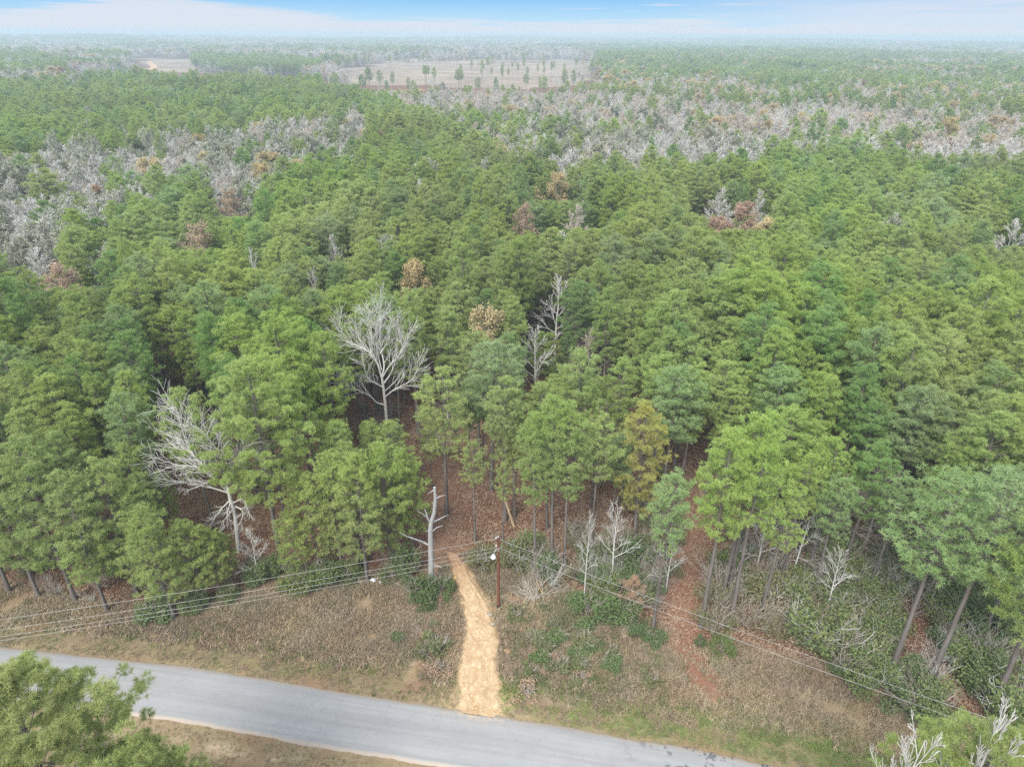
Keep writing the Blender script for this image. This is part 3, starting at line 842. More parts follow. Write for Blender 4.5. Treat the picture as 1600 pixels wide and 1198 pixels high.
# bare trees with limbs traced from the photo, spread in depth
def limb_tree(name, label, cat, base, polys, r0, bark, lev, kids, seed, tw=.018, depth=1., spread=.6, upb=.06, sub=7, sublen=.42):
    Y0 = G(*base)[1]; rs = np.random.default_rng(seed)
    x0, y0 = G(*base)[:2]; org = np.array([x0, y0, gz(x0, y0) - .1])
    e_ = empty(name, tuple(org)); tag(e_, label, cat)
    gt, gb = Geo(), Geo(); segs = []
    trunk = polys[0][1]
    tpts = [V(px, py, Y0) - org for px, py in trunk]; tpts[0][2] = 0
    n = len(tpts); chain(gt, tpts, np.linspace(r0, r0 * polys[0][0], n), 9)
    for rr, pts, dz in polys[1:]:
        P3 = []; nL_ = len(pts); off = (rs.uniform(.35, 1.) * rs.choice([-1, 1]) if dz is None else dz) * depth
        tot = sum(math.hypot(pts[i + 1][0] - pts[i][0], pts[i + 1][1] - pts[i][1]) for i in range(nL_ - 1)); acc = 0
        for i, (px, py) in enumerate(pts):
            if i: acc += math.hypot(px - pts[i - 1][0], py - pts[i - 1][1])
            P3.append(V(px, py, Y0 + off * acc / tot * tot / 14) - org)
        P3 = resample(P3, .45); n = len(P3); rad = np.linspace(r0 * rr, max(tw * 1.2, r0 * rr * .18), n)
        if sub: chain(gb, P3, rad, 6)
        else:
            gl_ = Geo(); chain(gl_, P3, rad, 7); obj('limb', gl_.mesh('limb', [bark]), e_)
        if sub:
            Ltot = .45 * n
            for i in range(int(sub * Ltot / 2.2)):
                f = rs.uniform(.22, 1); k = min(int(f * (n - 1)), n - 2)
                d = P3[k + 1] - P3[k]; d /= np.linalg.norm(d); ax = rs.normal(size=3); ax -= ax @ d * d; ax /= np.linalg.norm(ax)
                grow(segs, P3[k], d * math.cos(spread) + ax * math.sin(spread) + np.array([0, 0, .15]), (Ltot * .2 + .7) * rs.uniform(.6, 1.3) * sublen / .42, rad[k] * .55, lev, rs, spread, upb, 3, kids, tw)
    if segs:
        tubes(gb, [s[0] for s in segs], [s[1] for s in segs], [s[2] for s in segs], [s[3] for s in segs], 4)
    obj('trunk', gt.mesh('trunk', [bark]), e_)
    if sub: obj('branches', gb.mesh('branches', [bark]), e_)
    HAND.append((x0, y0, 4.)); ay = [p_[1] for pl_ in polys for p_ in pl_[1]]; ax_ = [p_[0] for pl_ in polys for p_ in pl_[1]]
    VIEWS.append(((min(ax_) + max(ax_)) / 2, min(ay), min(ay) + .8 * (max(ay) - min(ay)), (max(ax_) - min(ax_)) * .5 + 26, math.hypot(x0, y0)))
    return e_, org


def crop(ox, oy, s, *pts): return [(ox + a_ / s, oy + b_ / s) for a_, b_ in pts]


c1 = lambda *p: crop(500, 440, 4.99, *p)
limb_tree('bare_tree', 'big bleached bare tree with upswept limbs in the canopy left of the track', 'bare tree', (606, 705), [
    (.55, [(606, 705)] + c1((530, 1190), (510, 960), (495, 830), (482, 740))),
    (.5, c1((480, 745), (440, 620), (370, 540), (250, 480), (180, 455), (130, 350)), .3), (.34, c1((440, 620), (400, 520), (405, 430), (390, 330), (345, 220)), -.35),
    (.5, c1((482, 740), (500, 650), (470, 480), (470, 300), (475, 190)), .2), (.42, c1((485, 750), (540, 660), (620, 570), (660, 470), (690, 400)), -.4),
    (.36, c1((500, 790), (560, 700), (600, 560), (600, 350)), .6), (.34, c1((500, 830), (420, 780), (370, 740), (340, 640), (300, 620)), -.7),
    (.34, c1((507, 960), (440, 940), (390, 890), (300, 850), (200, 800), (130, 700)), .35), (.34, c1((507, 900), (580, 840), (680, 790), (740, 730), (790, 620)), -.4),
    (.3, c1((370, 545), (300, 420), (270, 260)), -.4), (.3, c1((470, 560), (540, 440), (545, 330)), .5), (.28, c1((480, 690), (440, 500), (440, 350)), .9), (.26, c1((498, 860), (600, 760), (690, 600)), 1.0)],
    (.26), BARK_GREY, 1, (5, 4), 501, tw=.016, depth=.5, sub=9)
c2 = lambda *p: crop(220, 540, 3.993, *p)
limb_tree('bare_tree', 'wide leafless grey tree leaning left under the old broad pine', 'bare tree', (373, 862), [
    (.7, [(373, 862), (371, 840)] + c2((590, 1060), (560, 960), (545, 890))),
    (.6, c2((545, 890), (430, 790), (330, 680), (270, 560), (225, 400), (190, 380)), -.2), (.4, c2((430, 790), (300, 690), (190, 610), (90, 510)), .4), (.3, c2((330, 680), (215, 560), (175, 430)), .5),
    (.5, c2((545, 885), (500, 700), (440, 600), (370, 520), (320, 500)), -.5), (.3, c2((505, 700), (500, 600), (440, 490), (480, 440)), .4),
    (.4, c2((540, 905), (380, 770), (220, 740), (100, 700), (75, 670)), -.6), (.35, c2((470, 830), (350, 880), (270, 915)), -1.),
    (.36, c2((540, 915), (420, 880), (250, 850), (90, 825)), -.4), (.36, c2((550, 870), (580, 760), (640, 690), (740, 670)), .3), (.3, c2((555, 860), (600, 740), (660, 610)), -.4),
    (.3, c2((560, 960), (520, 1000), (470, 1060), (430, 1130)), -.7), (.28, c2((562, 965), (540, 1050), (540, 1140)), -1.), (.28, c2((575, 980), (640, 960), (680, 1060)), -.8), (.26, c2((590, 1010), (560, 1040), (500, 1110)), -.6), (.26, c2((590, 1000), (640, 1040), (600, 1150)), -.7)],
    .26, BARK_GREY, 1, (5, 4), 502, tw=.014, depth=.55, sub=8, upb=.03)
c3 = lambda *p: crop(600, 740, 5.446, *p)
SN, _ = limb_tree('dead_snag', 'dead grey broken-topped tree with stub limbs beside the sandy track', 'dead tree', (673, 912), [
    (.42, [(673, 912)] + c3((402, 760), (398, 600), (395, 480), (402, 410), (428, 330), (438, 200), (430, 115))),
    (.4, c3((400, 430), (380, 390), (345, 350), (285, 318)), -.4), (.28, c3((372, 380), (360, 330), (345, 300)), .6), (.3, c3((405, 415), (450, 395), (500, 370), (548, 350)), .5), (.26, c3((412, 490), (440, 465), (470, 440), (502, 441)), -.4),
    (.4, c3((385, 608), (330, 580), (265, 555), (190, 530), (160, 515), (130, 495)), -.3), (.3, c3((415, 778), (450, 780), (490, 797)), -.8), (.26, c3((434, 132), (405, 150), (368, 172)), .4), (.28, c3((440, 215), (465, 195), (522, 182)), -.5),
    (.12, c3((430, 270), (455, 268)), .3), (.12, c3((420, 590), (434, 596)), .3), (.1, c3((420, 245), (408, 250)), .3), (.1, c3((380, 480), (355, 492)), -.3)],
    .33, BARK_SNAG, 0, (), 503, sub=0, depth=.8)
# slender pale tree standing in the canopy, and small bare ones along the edge
def hb(i, bx, by, ty, label, wide=1., clear=2.5):
    x, y, h = base_top(bx, by, ty); HAND.append((x, y, clear)); VIEWS.append(((bx + (800 - bx) * -.04), ty, ty + .6 * (by - ty), 34 * wide, math.hypot(x, y)))
    return place_bare(i, x, y, h, label, sxy=h / BARE[i][2] * wide)


hb(1, 866, 585, 420, 'slender pale bare tree above the dark gap in the canopy', 1.25, 4)
hb(1, 912, 945, 790, 'thin white bare sapling with level twigs at the wood edge', .55)
hb(0, 955, 915, 780, 'greyish bare tree with twiggy lichen crown at the wood edge', .8)
hb(2, 1040, 925, 830, 'spreading low bare tree beside the pine with dead limbs', .8)
hb(2, 405, 905, 822, 'small grey weeping bare tree over dark bushes on the left verge', .9)
hb(2, 1180, 900, 790, 'bare tree tangled with vines behind the thin leaning trunks', .9)
hb(0, 1290, 960, 850, 'grey bare tree in the middle of the right-hand thicket', 1.0)
hb(2, 1238, 900, 800, 'pale twiggy tree at the back of the right-hand thicket', 1.1)
hb(3, 1345, 870, 720, 'brown twiggy bare tree behind the right-hand thicket', 1.2)
hb(4, 1300, 860, 740, 'low tan twiggy tree in the shade behind the thicket', 1.3)
hb(0, 700, 660, 530, 'grey bare thicket tree left of the tall pale green pine', .9)
hb(3, 915, 640, 505, 'pinkish twiggy bare tree right of the dark gap', 1.3)
hb(0, 835, 660, 500, 'grey-green bare tree left of the dark gap', .9)
hb(4, 955, 720, 600, 'grey-violet twiggy bare tree behind the front clump', 1.2)
for tx, ty, h, i, wd, lab in ((1588, 1070, 25, 1, .6, 'bleached bare tree at the right edge on the near side of the road'), (1468, 1118, 24.5, 0, .5, 'bleached bare tree left of the near right pine'),
                              (1408, 1165, 24, 1, .4, 'small bleached bare tree top farthest left on the near right side')):
    x, y = top_at(tx, ty, h); place_bare(i, x, y, h, lab, sxy=h / BARE[i][2] * wd)
# trees that stand out in the canopy by colour: (top px, top py, height, kind, index, width, label)
SPOT = [(872, 268, 17, 'L', 2, 1.15, 'rounded orange autumn tree alone in the green canopy'), (1160, 312, 16, 'L', 3, 1.3, 'rusty orange tree beside a bare white tree in the canopy'), (1130, 288, 17, 'B', 1, 1.3, 'white bare tree beside the rusty orange tree'),
        (85, 410, 15, 'L', 4, 1.25, 'tan round-crowned tree at the left edge of the canopy'), (45, 380, 17, 'B', 0, 1.4, 'pale bare tree beside the tan round-crowned one'), (305, 348, 18, 'L', 4, 1.2, 'pinkish tan tree top poking from the left canopy'),
        (355, 295, 17, 'L', 4, 1.1, 'tan rounded tree between grey bare trees left of centre'), (645, 405, 17.5, 'L', 2, .9, 'faded orange tree top in the middle of the canopy'), (765, 475, 17, 'L', 2, .8, 'orange-tan tree top behind a round pine'),
        (488, 408, 18, 'B', 1, .7, 'thin white bare top left of centre in the canopy'), (517, 358, 18, 'B', 1, .7, 'thin white bare top farther back left of centre'), (388, 378, 18, 'B', 1, .7, 'narrow white bare top in the left canopy'),
        (1588, 335, 17, 'B', 0, 1.1, 'bare pale tree at the right edge of the canopy'), (820, 318, 18, 'L', 4, 1.0, 'brownish bare-looking tree below the orange one'), (905, 312, 17, 'B', 3, 1.1, 'mauve bare tree right of the orange one'),
        (1190, 290, 17, 'B', 0, .8, 'grey bare tree behind the rusty orange one'), (65, 262, 22, 'P', 7, 1.7, 'large layered light pine standing in the grey woods at left'), (380, 235, 20, 'P', 3, 1.4, 'tall dark pine rising over grey woods left of centre'),
        (965, 362, 22, 'P', 6, 1.0, 'pointed grey-green pine right of centre'), (565, 113, 21, 'P', 3, 1.6, 'lone dark pine on the edge of the far clearing'), (603, 121, 19, 'P', 3, .9, 'thin lone pine left of the far clearing'),
        (1105, 850, 4, 'L', 3, .5, 'tiny rusty sapling'), ]
for tx, ty, h, kd, i, wd, lab in SPOT[:-1]:
    h = max(h, 19.) if ty > 150 and kd != 'P' else h
    x, y = top_at(tx, ty, h); HAND.append((x, y, 3.2 * wd + .5)); VIEWS.append((tx, ty, ty + (46 if ty > 250 else 20), 30 * wd + 14, math.hypot(x, y)))
    if kd == 'L': place_leafy(i, x, y, h, lab, sxy=h / LEAFY[i][3] * wd, name='autumn_tree', cat='autumn tree')
    elif kd == 'B': place_bare(i, x, y, h, lab, sxy=h / BARE[i][2] * wd)
    else: place_pine(PINES[i], x, y, h, lab, sxy=h / 20 * wd)
x, y, h = base_top(985, 955, 902); HAND.append((x, y, 2)); place_leafy(3, x, y, h, 'rust-leaved oak sapling among green bushes at the wood edge', sxy=h / 12 * 1.5, name='autumn_tree', cat='autumn tree')

# ------------------------------------------------------------------ which wood grows where, by ground position
BARE_LEFT = [(-300, 225), (0, 238), (90, 225), (170, 235), (215, 213), (330, 195), (480, 185), (560, 170), (580, 205), (540, 240), (440, 265), (400, 290), (330, 300), (235, 262), (225, 335), (110, 345), (85, 390), (0, 395), (-300, 380)]
BAND = [(545, 125), (700, 138), (930, 140), (1050, 150), (1300, 160), (1600, 168), (2000, 175), (2000, 235), (1600, 226), (1400, 222), (1230, 215), (1100, 225), (900, 200), (830, 185), (760, 175), (690, 180), (560, 140)]
MIXBAND = [(690, 180), (760, 172), (900, 198), (1100, 222), (1230, 212), (1250, 228), (1000, 245), (880, 250), (800, 245), (740, 225)]
PALE = [(890, 216), (1000, 206), (1160, 222), (1600, 226), (2000, 232), (2000, 262), (1600, 252), (1430, 246), (1290, 232), (1180, 248), (1060, 254), (940, 248)]
BLK = [(1095, 300), (1200, 292), (1230, 322), (1180, 340), (1090, 340)]
FARPINE_R = [(930, 92), (1000, 76), (1250, 78), (1300, 95), (1500, 100), (2000, 96), (2000, 170), (1600, 164), (1300, 156), (1050, 146), (930, 134)]
FARPINE_R2 = [(930, 80), (1180, 72), (1330, 82), (1300, 90), (930, 95)]
FARPINE_L = [(-400, 84), (60, 80), (80, 92), (120, 105), (40, 112), (-400, 112)]
STRIP = [(300, 82), (420, 84), (505, 92), (505, 100), (400, 101), (300, 92)]
RIDGE = [(-400, 130), (0, 132), (120, 122), (250, 110), (480, 111), (560, 138), (700, 182), (750, 232), (640, 215), (560, 178), (480, 190), (330, 200), (215, 218), (0, 240), (-400, 235)]
YOUNG = [(100, 98), (200, 93), (235, 98), (240, 112), (150, 118), (100, 112)]

S = []
d = 53.
while d < 6200:
    s = 4.25 if d < 260 else 4.25 + (d - 260) * .0067
    a0 = math.radians(52 if d < 1500 else 44)
    na = int(2 * a0 * d / s)
    j = rng.uniform(-.42, .42, (na, 2))
    ang = -a0 + 2 * a0 * (np.arange(na) + .5 + j[:, 0]) / na
    dd = d + j[:, 1] * s
    S.append(np.stack([np.sin(ang) * dd, np.cos(ang) * dd, np.full(na, s)], 1)); d += s * .92
S = np.vstack(S)
sz = terrain(S[:, 0], S[:, 1])
gpx, gpy, gd = proj(np.stack([S[:, 0], S[:, 1], sz], 1))
cpx, cpy, _ = proj(np.stack([S[:, 0], S[:, 1], sz + 18.5], 1))
dist = np.hypot(S[:, 0], S[:, 1])
# first row of the continuous stand
STAND = [(-900, 880), (0, 905), (100, 922), (280, 925), (330, 880), (420, 880), (560, 868), (640, 850), (668, 790), (690, 752), (735, 752), (762, 800), (800, 835), (900, 842), (1000, 842), (1055, 800), (1100, 800), (1120, 872), (1250, 885), (1400, 905), (1600, 960), (2300, 1060)]
STW = [G(*p)[:2] for p in STAND]
dst, sst = polydist(S[:, 0], S[:, 1], STW)
keep = np.where(dist < 140, sst > 0, True)
GAPS = [[(250, 705), (375, 705), (390, 800), (340, 835), (255, 800)], [(500, 655), (562, 655), (575, 745), (508, 740)], [(826, 540), (880, 540), (872, 625), (832, 640)], [(655, 900), (668, 815), (688, 755), (712, 755), (765, 805), (775, 860), (800, 900)],
        [(1035, 1060), (1065, 880), (1070, 790), (1095, 790), (1105, 870), (1100, 1000)]]
for gp in GAPS: keep &= ~(inpoly(gpx, gpy, gp) & (gd > 0))
jt = np.zeros(len(S)); kj = (dist > 500) & (dist < 2200); jt[kj] = vnoise(S[kj, 0], S[kj, 1], .012, 21.) * 26 + vnoise(S[kj, 0], S[kj, 1], .04, 25.) * 9
for gp in (C1, C2):
    k = (inpoly(gpx + jt, gpy + jt * .22, gp) | inpoly(cpx + jt, cpy + jt * .15, gp) | inpoly(cpx + jt, cpy - 3, gp)) & (dist > 400); keep &= ~(k & (rng.random(len(S)) > (.022 if gp is C2 else .0)) & ~inpoly(cpx, cpy, STRIP))
keep &= ~((cpx > 200) & (cpx < 262) & (cpy < 99) & (gpy > 80) & (dist < 1960) & (dist > 700))
for hx, hy, hr in HAND: keep &= ~(np.hypot(S[:, 0] - hx, S[:, 1] - hy) < hr)
rn = np.zeros(len(S)); rn2 = np.zeros(len(S))
rn = vnoise(S[:, 0], S[:, 1], .0032, 2.); rn2 = vnoise(S[:, 0], S[:, 1], .02, 6.)
# kinds: 0 pine, 1 bare, 2 grey-green, 3 tan, 4 orange, 5 rust
pr = np.zeros((len(S), 6)); pr[:] = (.955, .018, .015, .008, .002, .002)


def zone(poly, p, lo=0):
    k = inpoly(cpx, cpy, poly) & (dist > lo); pr[k] = p


fr = dist > 480
pf = smooth(.02, .20, rn[fr] + .25 * rn2[fr] + np.where(cpx[fr] > 930, .08, -.07)); pr[fr] = np.stack([.06 + .8 * pf, .42 - .36 * pf, .10 - .06 * pf, .30 - .26 * pf, .05 - .03 * pf, .01 + 0 * pf], 1)
zone(FARPINE_R, (.70, .12, .03, .10, .04, .01)); zone(FARPINE_R2, (.85, .06, .02, .04, .03, .0)); zone(FARPINE_L, (.82, .1, .03, .05, 0, 0)); zone(STRIP, (.9, .08, .02, 0, 0, 0)); zone(YOUNG, (.5, .15, .35, 0, 0, 0))
zone(RIDGE, (.95, .03, .01, .01, 0, 0)); zone(BARE_LEFT, (.10, .44, .35, .09, .015, .005)); zone(BAND, (.07, .28, .10, .51, .038, .002)); zone(MIXBAND, (.33, .36, .20, .08, .02, .01)); zone(PALE, (.03, .74, .19, .04, 0, 0)); zone(BLK, (.3, .4, .1, .1, .05, .05))
pr[dist < 200, 3:] *= .15; pr[dist < 118, 1:] *= .0
pr[:, 0] = np.where(dist > 150, pr[:, 0] * (1 + rn2 * 1.2).clip(.2, 2), pr[:, 0])
n8 = vnoise(S[:, 0], S[:, 1], .0065, 12.); kf = (dist > 720) | inpoly(cpx, cpy, FARPINE_R)
pr[:, 0] = np.where(kf, pr[:, 0] * (.12 + 1.5 * smooth(-.22, .12, n8)), pr[:, 0])
pr /= pr.sum(1)[:, None]
kind = (rng.random(len(S))[:, None] > np.cumsum(pr, 1)).sum(1).clip(0, 5)
inframe = (cpx > -60) & (cpx < 1660) & (gd > 0)
hgt = np.where(kind == 0, rng.normal(20.2, 2.0, len(S)), rng.normal(18.6, 1.9, len(S)))
hgt = hgt + rn2 * 2.2
edge_low = (dst < 9) & (dist < 130) & (kind == 0)
hgt[edge_low] -= rng.uniform(1, 4, edge_low.sum())
lowfront = inpoly(gpx, gpy, [(200, 845), (420, 845), (420, 970), (200, 970)]); hgt[lowfront & (kind == 0)] *= .66
cap_corr = inpoly(gpx, gpy, [(800, 640), (930, 640), (930, 860), (800, 860)]); hgt[cap_corr & (kind == 0)] *= .88
hgt[inpoly(cpx, cpy, YOUNG)] *= .5
# keep the trees in front of a picked-out one low enough for it to show
tpx, tpy, _ = proj(np.stack([S[:, 0], S[:, 1], sz + hgt], 1))
for vx, vy, vr, vw, vd in VIEWS:
    k = (np.abs(tpx - vx) < vw) & (tpy < vr) & (gpy > vy) & (dist < vd + 1) & (gd > 0) & (tpy > vy - 40)
    need = CAMH - sz[k] + S[k, 1] * (-(math.sin(TH) + (vr - CH) / F * math.cos(TH)) / (math.cos(TH) - (vr - CH) / F * math.sin(TH)))
    hgt[k] = np.minimum(hgt[k], need); kk = np.flatnonzero(k); keep[kk[need < 9]] = False
hgt = hgt.clip(6, 25)
wid = np.where(kind == 0, rng.normal(1., .14, len(S)), rng.normal(1.15, .22, len(S))).clip(.65, 1.6) * np.maximum(1., S[:, 2] / 5.6) ** .85
inC2 = inpoly(gpx, gpy, C2) & (dist > 400); wid[inC2] *= .55
order = np.argsort(dist)

REGIONS = [((-100, 560), 'green pine packed in the canopy left of the big bare tree'), ((560, 860), 'green pine in the canopy between the big bare tree and the slender pale bare tree'), ((860, 1180), 'green pine packed in the canopy right of the slender pale bare tree'), ((1180, 1800), 'green pine packed in the canopy behind the right-hand thicket')]
cnt = {k: 0 for k in range(6)}; LIMIT = {0: 235, 1: 70, 2: 40, 3: 40, 4: 25, 5: 15}
rest = []
pine_pick = rng.choice(8, len(S), p=[.19, .15, .15, .13, .12, .10, .10, .06]); pine_pick[inC2] = 4
for i in order:
    if not keep[i]: continue
    k = kind[i]; x, y = S[i, :2]
    if inframe[i] and cnt[k] < LIMIT[k]:
        cnt[k] += 1; h = hgt[i]
        if k == 0:
            lab = next(l for (a_, b_), l in REGIONS if a_ <= cpx[i] < b_)
            place_pine(PINES[pine_pick[i]], x, y, h, lab, PINE_GROUP, sxy=h / 20 * wid[i])
        elif k == 1:
            b_ = int(rng.choice([0, 1, 2])); place_bare(b_, x, y, h, 'pale leafless tree among the pines', 'leafless trees scattered in the wood', sxy=h / BARE[b_][2] * wid[i])
        elif k == 2:
            b_ = int(rng.choice([0, 5])); place_leafy(b_, x, y, h, 'hazy grey-green half-leafless tree in the wood', 'grey-green trees in the wood', sxy=h / 13 * wid[i], name='half_bare_tree')
        elif k == 3:
            b_ = int(rng.choice([3, 4])); place_bare(b_, x, y, h, 'tan brown leafless tree in the wood', 'tan leafless trees in the wood', sxy=h / BARE[b_][2] * wid[i])
        else:
            b_ = 2 if k == 4 else 3; place_leafy(b_, x, y, h, 'orange autumn tree far back in the grey wood' if k == 4 else 'rust red autumn tree far back in the grey wood', 'autumn trees far back in the wood', sxy=h / 12 * wid[i], name='autumn_tree', cat='autumn tree')
    else: rest.append(i)
rest = np.array(rest)

# ------------------------------------------------------------------ the rest of the forest: one mass per kind of wood
def proto(name, parts):
    """a single-mesh copy of a tree for the distant masses; parts = [(Geo, material)]"""
    vs_, fs, ss, ms, at, n = [], [], [], [], [], 0
    mats = []
    for g, mt_ in parts:
        mats.append(mt_)
        vs_.append(np.vstack(g.v)); fs.append(np.concatenate(g.f) + n); ss.append(np.concatenate(g.s)); ms.append(np.full(len(ss[-1]), len(mats) - 1)); at.append(np.concatenate(g.a)); n += len(vs_[-1])
    return bpy.data.objects.new(name, mesh_np(name, np.vstack(vs_), np.concatenate(fs), np.concatenate(ss), mats, np.concatenate(ms), {'vary': ('FACE', np.concatenate(at))}))


def scatter(name, label, cat, protos, pts, rots, scl, idx):
    col_ = bpy.data.collections.new(name + '_kinds')
    for i, p in enumerate(protos):
        p.name = f'{name}_kind_{i:02d}'; col_.objects.link(p)
    me = bpy.data.meshes.new(name); pts = np.asarray(pts, np.float32)
    me.vertices.add(len(pts)); me.vertices.foreach_set('co', pts.ravel())
    for k, v in (('rot', rots), ('scl', scl)):
        a_ = me.attributes.new(k, 'FLOAT_VECTOR', 'POINT'); a_.data.foreach_set('vector', np.asarray(v, np.float32).ravel())
    a_ = me.attributes.new('kind', 'INT', 'POINT'); a_.data.foreach_set('value', np.asarray(idx, np.int32))
    o = obj(name, me); tag(o, label, cat, kind='stuff')
    ng = bpy.data.node_groups.new(name, 'GeometryNodeTree')
    ng.interface.new_socket('Geometry', in_out='INPUT', socket_type='NodeSocketGeometry'); ng.interface.new_socket('Geometry', in_out='OUTPUT', socket_type='NodeSocketGeometry')
    gi_ = ng.nodes.new('NodeGroupInput'); go = ng.nodes.new('NodeGroupOutput')
    iop = ng.nodes.new('GeometryNodeInstanceOnPoints'); ci = ng.nodes.new('GeometryNodeCollectionInfo')
    ci.inputs['Collection'].default_value = col_; ci.inputs['Separate Children'].default_value = True; ci.inputs['Reset Children'].default_value = True
    iop.inputs['Pick Instance'].default_value = True
    lk = ng.links.new
    lk(gi_.outputs[0], iop.inputs['Points']); lk(ci.outputs[0], iop.inputs['Instance'])
    for nm, ty_, sk in (('rot', 'FLOAT_VECTOR', 'Rotation'), ('scl', 'FLOAT_VECTOR', 'Scale'), ('kind', 'INT', 'Instance Index')):
        na_ = ng.nodes.new('GeometryNodeInputNamedAttribute'); na_.data_type = ty_; na_.inputs['Name'].default_value = nm
        lk([s_ for s_ in na_.outputs if s_.enabled][0], iop.inputs[sk])
    lk(iop.outputs[0], go.inputs[0])
    md = o.modifiers.new('spread', 'NODES'); md.node_group = ng
    return o


def forest(name, label, cat, protos, heights, ks, pick):
    sel = rest[np.isin(kind[rest], ks)]
    if len(sel) == 0: return
    ih = np.array([heights[p] for p in pick[sel]])
    s = hgt[sel] / ih
    sxy = s * wid[sel]
    rots = np.stack([rng.normal(0, .02, len(sel)), rng.normal(0, .02, len(sel)), rng.uniform(0, 6.28, len(sel))], 1)
    scatter(name, label, cat, protos, np.stack([S[sel, 0], S[sel, 1], sz[sel] - .05], 1), rots, np.stack([sxy, sxy, s], 1), pick[sel])


forest('pine_forest', 'green pine forest stretching back to the horizon', 'forest', [proto('p', [(P[3], BARK_PINE), (P[4], P[5])]) for P in PINES], [P[2] for P in PINES], [0], pine_pick)
bp = np.where(kind == 1, rng.choice([0, 1, 2], len(S)), rng.choice([3, 4], len(S)))
forest('bare_woodland', 'grey and tan leafless woodland between the pine stands', 'woodland', [proto('b', [(B[3], B[5]), (B[4], B[5])]) for B in BARE_FAR], [B[2] for B in BARE_FAR], [1, 3], bp)
lp = np.where(kind == 2, rng.choice([0, 5], len(S)), np.where(kind == 4, 2, 3))
forest('mixed_woodland', 'grey-green and autumn coloured trees scattered far back', 'woodland', [proto('m', [(B[4], B[7]), (B[5], B[7]), (B[6], B[8])]) for B in LEAFY], [B[3] for B in LEAFY], [2, 4, 5], lp)

# ------------------------------------------------------------------ shrubs and undergrowth
def shrub_meshes(seed, H, R, nleaf, size, clumps=9, stems=7, droop=0.):
    rs = np.random.default_rng(seed); gs, gl = Geo(), Geo(); segs = []
    for i in range(stems):
        a_ = rs.uniform(0, 6.28); d = np.array([math.cos(a_) * .5, math.sin(a_) * .5, 1.])
        grow(segs, np.array([0, 0, 0.]), d, H * rs.uniform(.6, .95), .035, 2, rs, .6, .05 - droop, 4, (4, 3), .01)
    tubes(gs, [s[0] for s in segs], [s[1] for s in segs], [s[2] for s in segs], [s[3] for s in segs], 3)
    cc = []
    for i in range(clumps):
        a_ = rs.uniform(0, 6.28); r = R * math.sqrt(rs.random()) * .75; z = H * rs.uniform(.22, .82) * (1 - .35 * r / R)
        k = nleaf // clumps
        v = rs.normal(size=(k, 3)); v /= np.linalg.norm(v, axis=1)[:, None]; v *= (rs.random((k, 1)) ** .45) * np.array([R * .42, R * .42, H * .22])
        cc.append(v + np.array([math.cos(a_) * r, math.sin(a_) * r, z]))
    cc = np.vstack(cc); cc[:, 2] = np.maximum(cc[:, 2], .05)
    leaves(gl, cc, rs, size); return gs, gl, segs


SHRUB = []
for i, (H_, R_, nl, sz_, mt_, bk) in enumerate([(2.6, 1.7, 2200, .10, LEAF_DARK, BARK_TAN), (3.4, 1.6, 2400, .10, LEAF_DARK, BARK_TAN), (3.0, 2.0, 2200, .10, LEAF_MID, BARK_TAN), (4.5, 2.0, 2600, .11, LEAF_MID, BARK_GREY),
                                                (3.6, 2.1, 1800, .11, LEAF_OLIVE, BARK_GREY), (1.1, .9, 900, .07, WEED, BARK_TAN), (1.0, .9, 700, .07, LEAF_DARK, BARK_TAN), (1.1, 1.0, 500, .07, LEAF_BROWN, BARK_TAN), (4.2, 1.7, 2600, .10, LEAF_DARK, BARK_TAN)]):
    gs, gl, _ = shrub_meshes(600 + i, H_, R_, nl, sz_, clumps=11 if H_ > 2 else 6); SHRUB.append((gs.mesh('shrub_stems', [bk]), gl.mesh('shrub_leaves', [mt_]), H_, R_))
TWIG = []
for i, (H_, R_, bk) in enumerate([(3.2, 2., BARK_TAN), (4.2, 2.2, BARK_GREY), (2.4, 1.6, BARK_TAN)]):
    _, _, sg = shrub_meshes(640 + i, H_, R_, 90, .1, stems=12); gs = Geo(); tubes(gs, [s[0] for s in sg], [s[1] for s in sg], [s[2] * .8 for s in sg], [s[3] * .8 for s in sg], 3); TWIG.append((gs.mesh('bare_shrub', [bk]), H_))


def shrub(i, x, y, h, label, group=None, wide=1.):
    B = SHRUB[i]; s = h / B[2]
    e_ = empty('shrub', (x, y, gz(x, y) - .03), random.uniform(0, 6.28), (s * wide, s * wide, s)); obj('stems', B[0], e_); obj('leaves', B[1], e_); tag(e_, label, 'shrub', group); return e_


def twig(i, x, y, h, label, group=None, wide=1.):
    s = h / TWIG[i][1]; o = obj('bare_shrub', TWIG[i][0], None, (x, y, gz(x, y) - .03)); o.rotation_euler.z = random.uniform(0, 6.28); o.scale = (s * wide, s * wide, s); tag(o, label, 'shrub', group); return o


def at_px(px, py): p = G(px, py); return p[0], p[1]


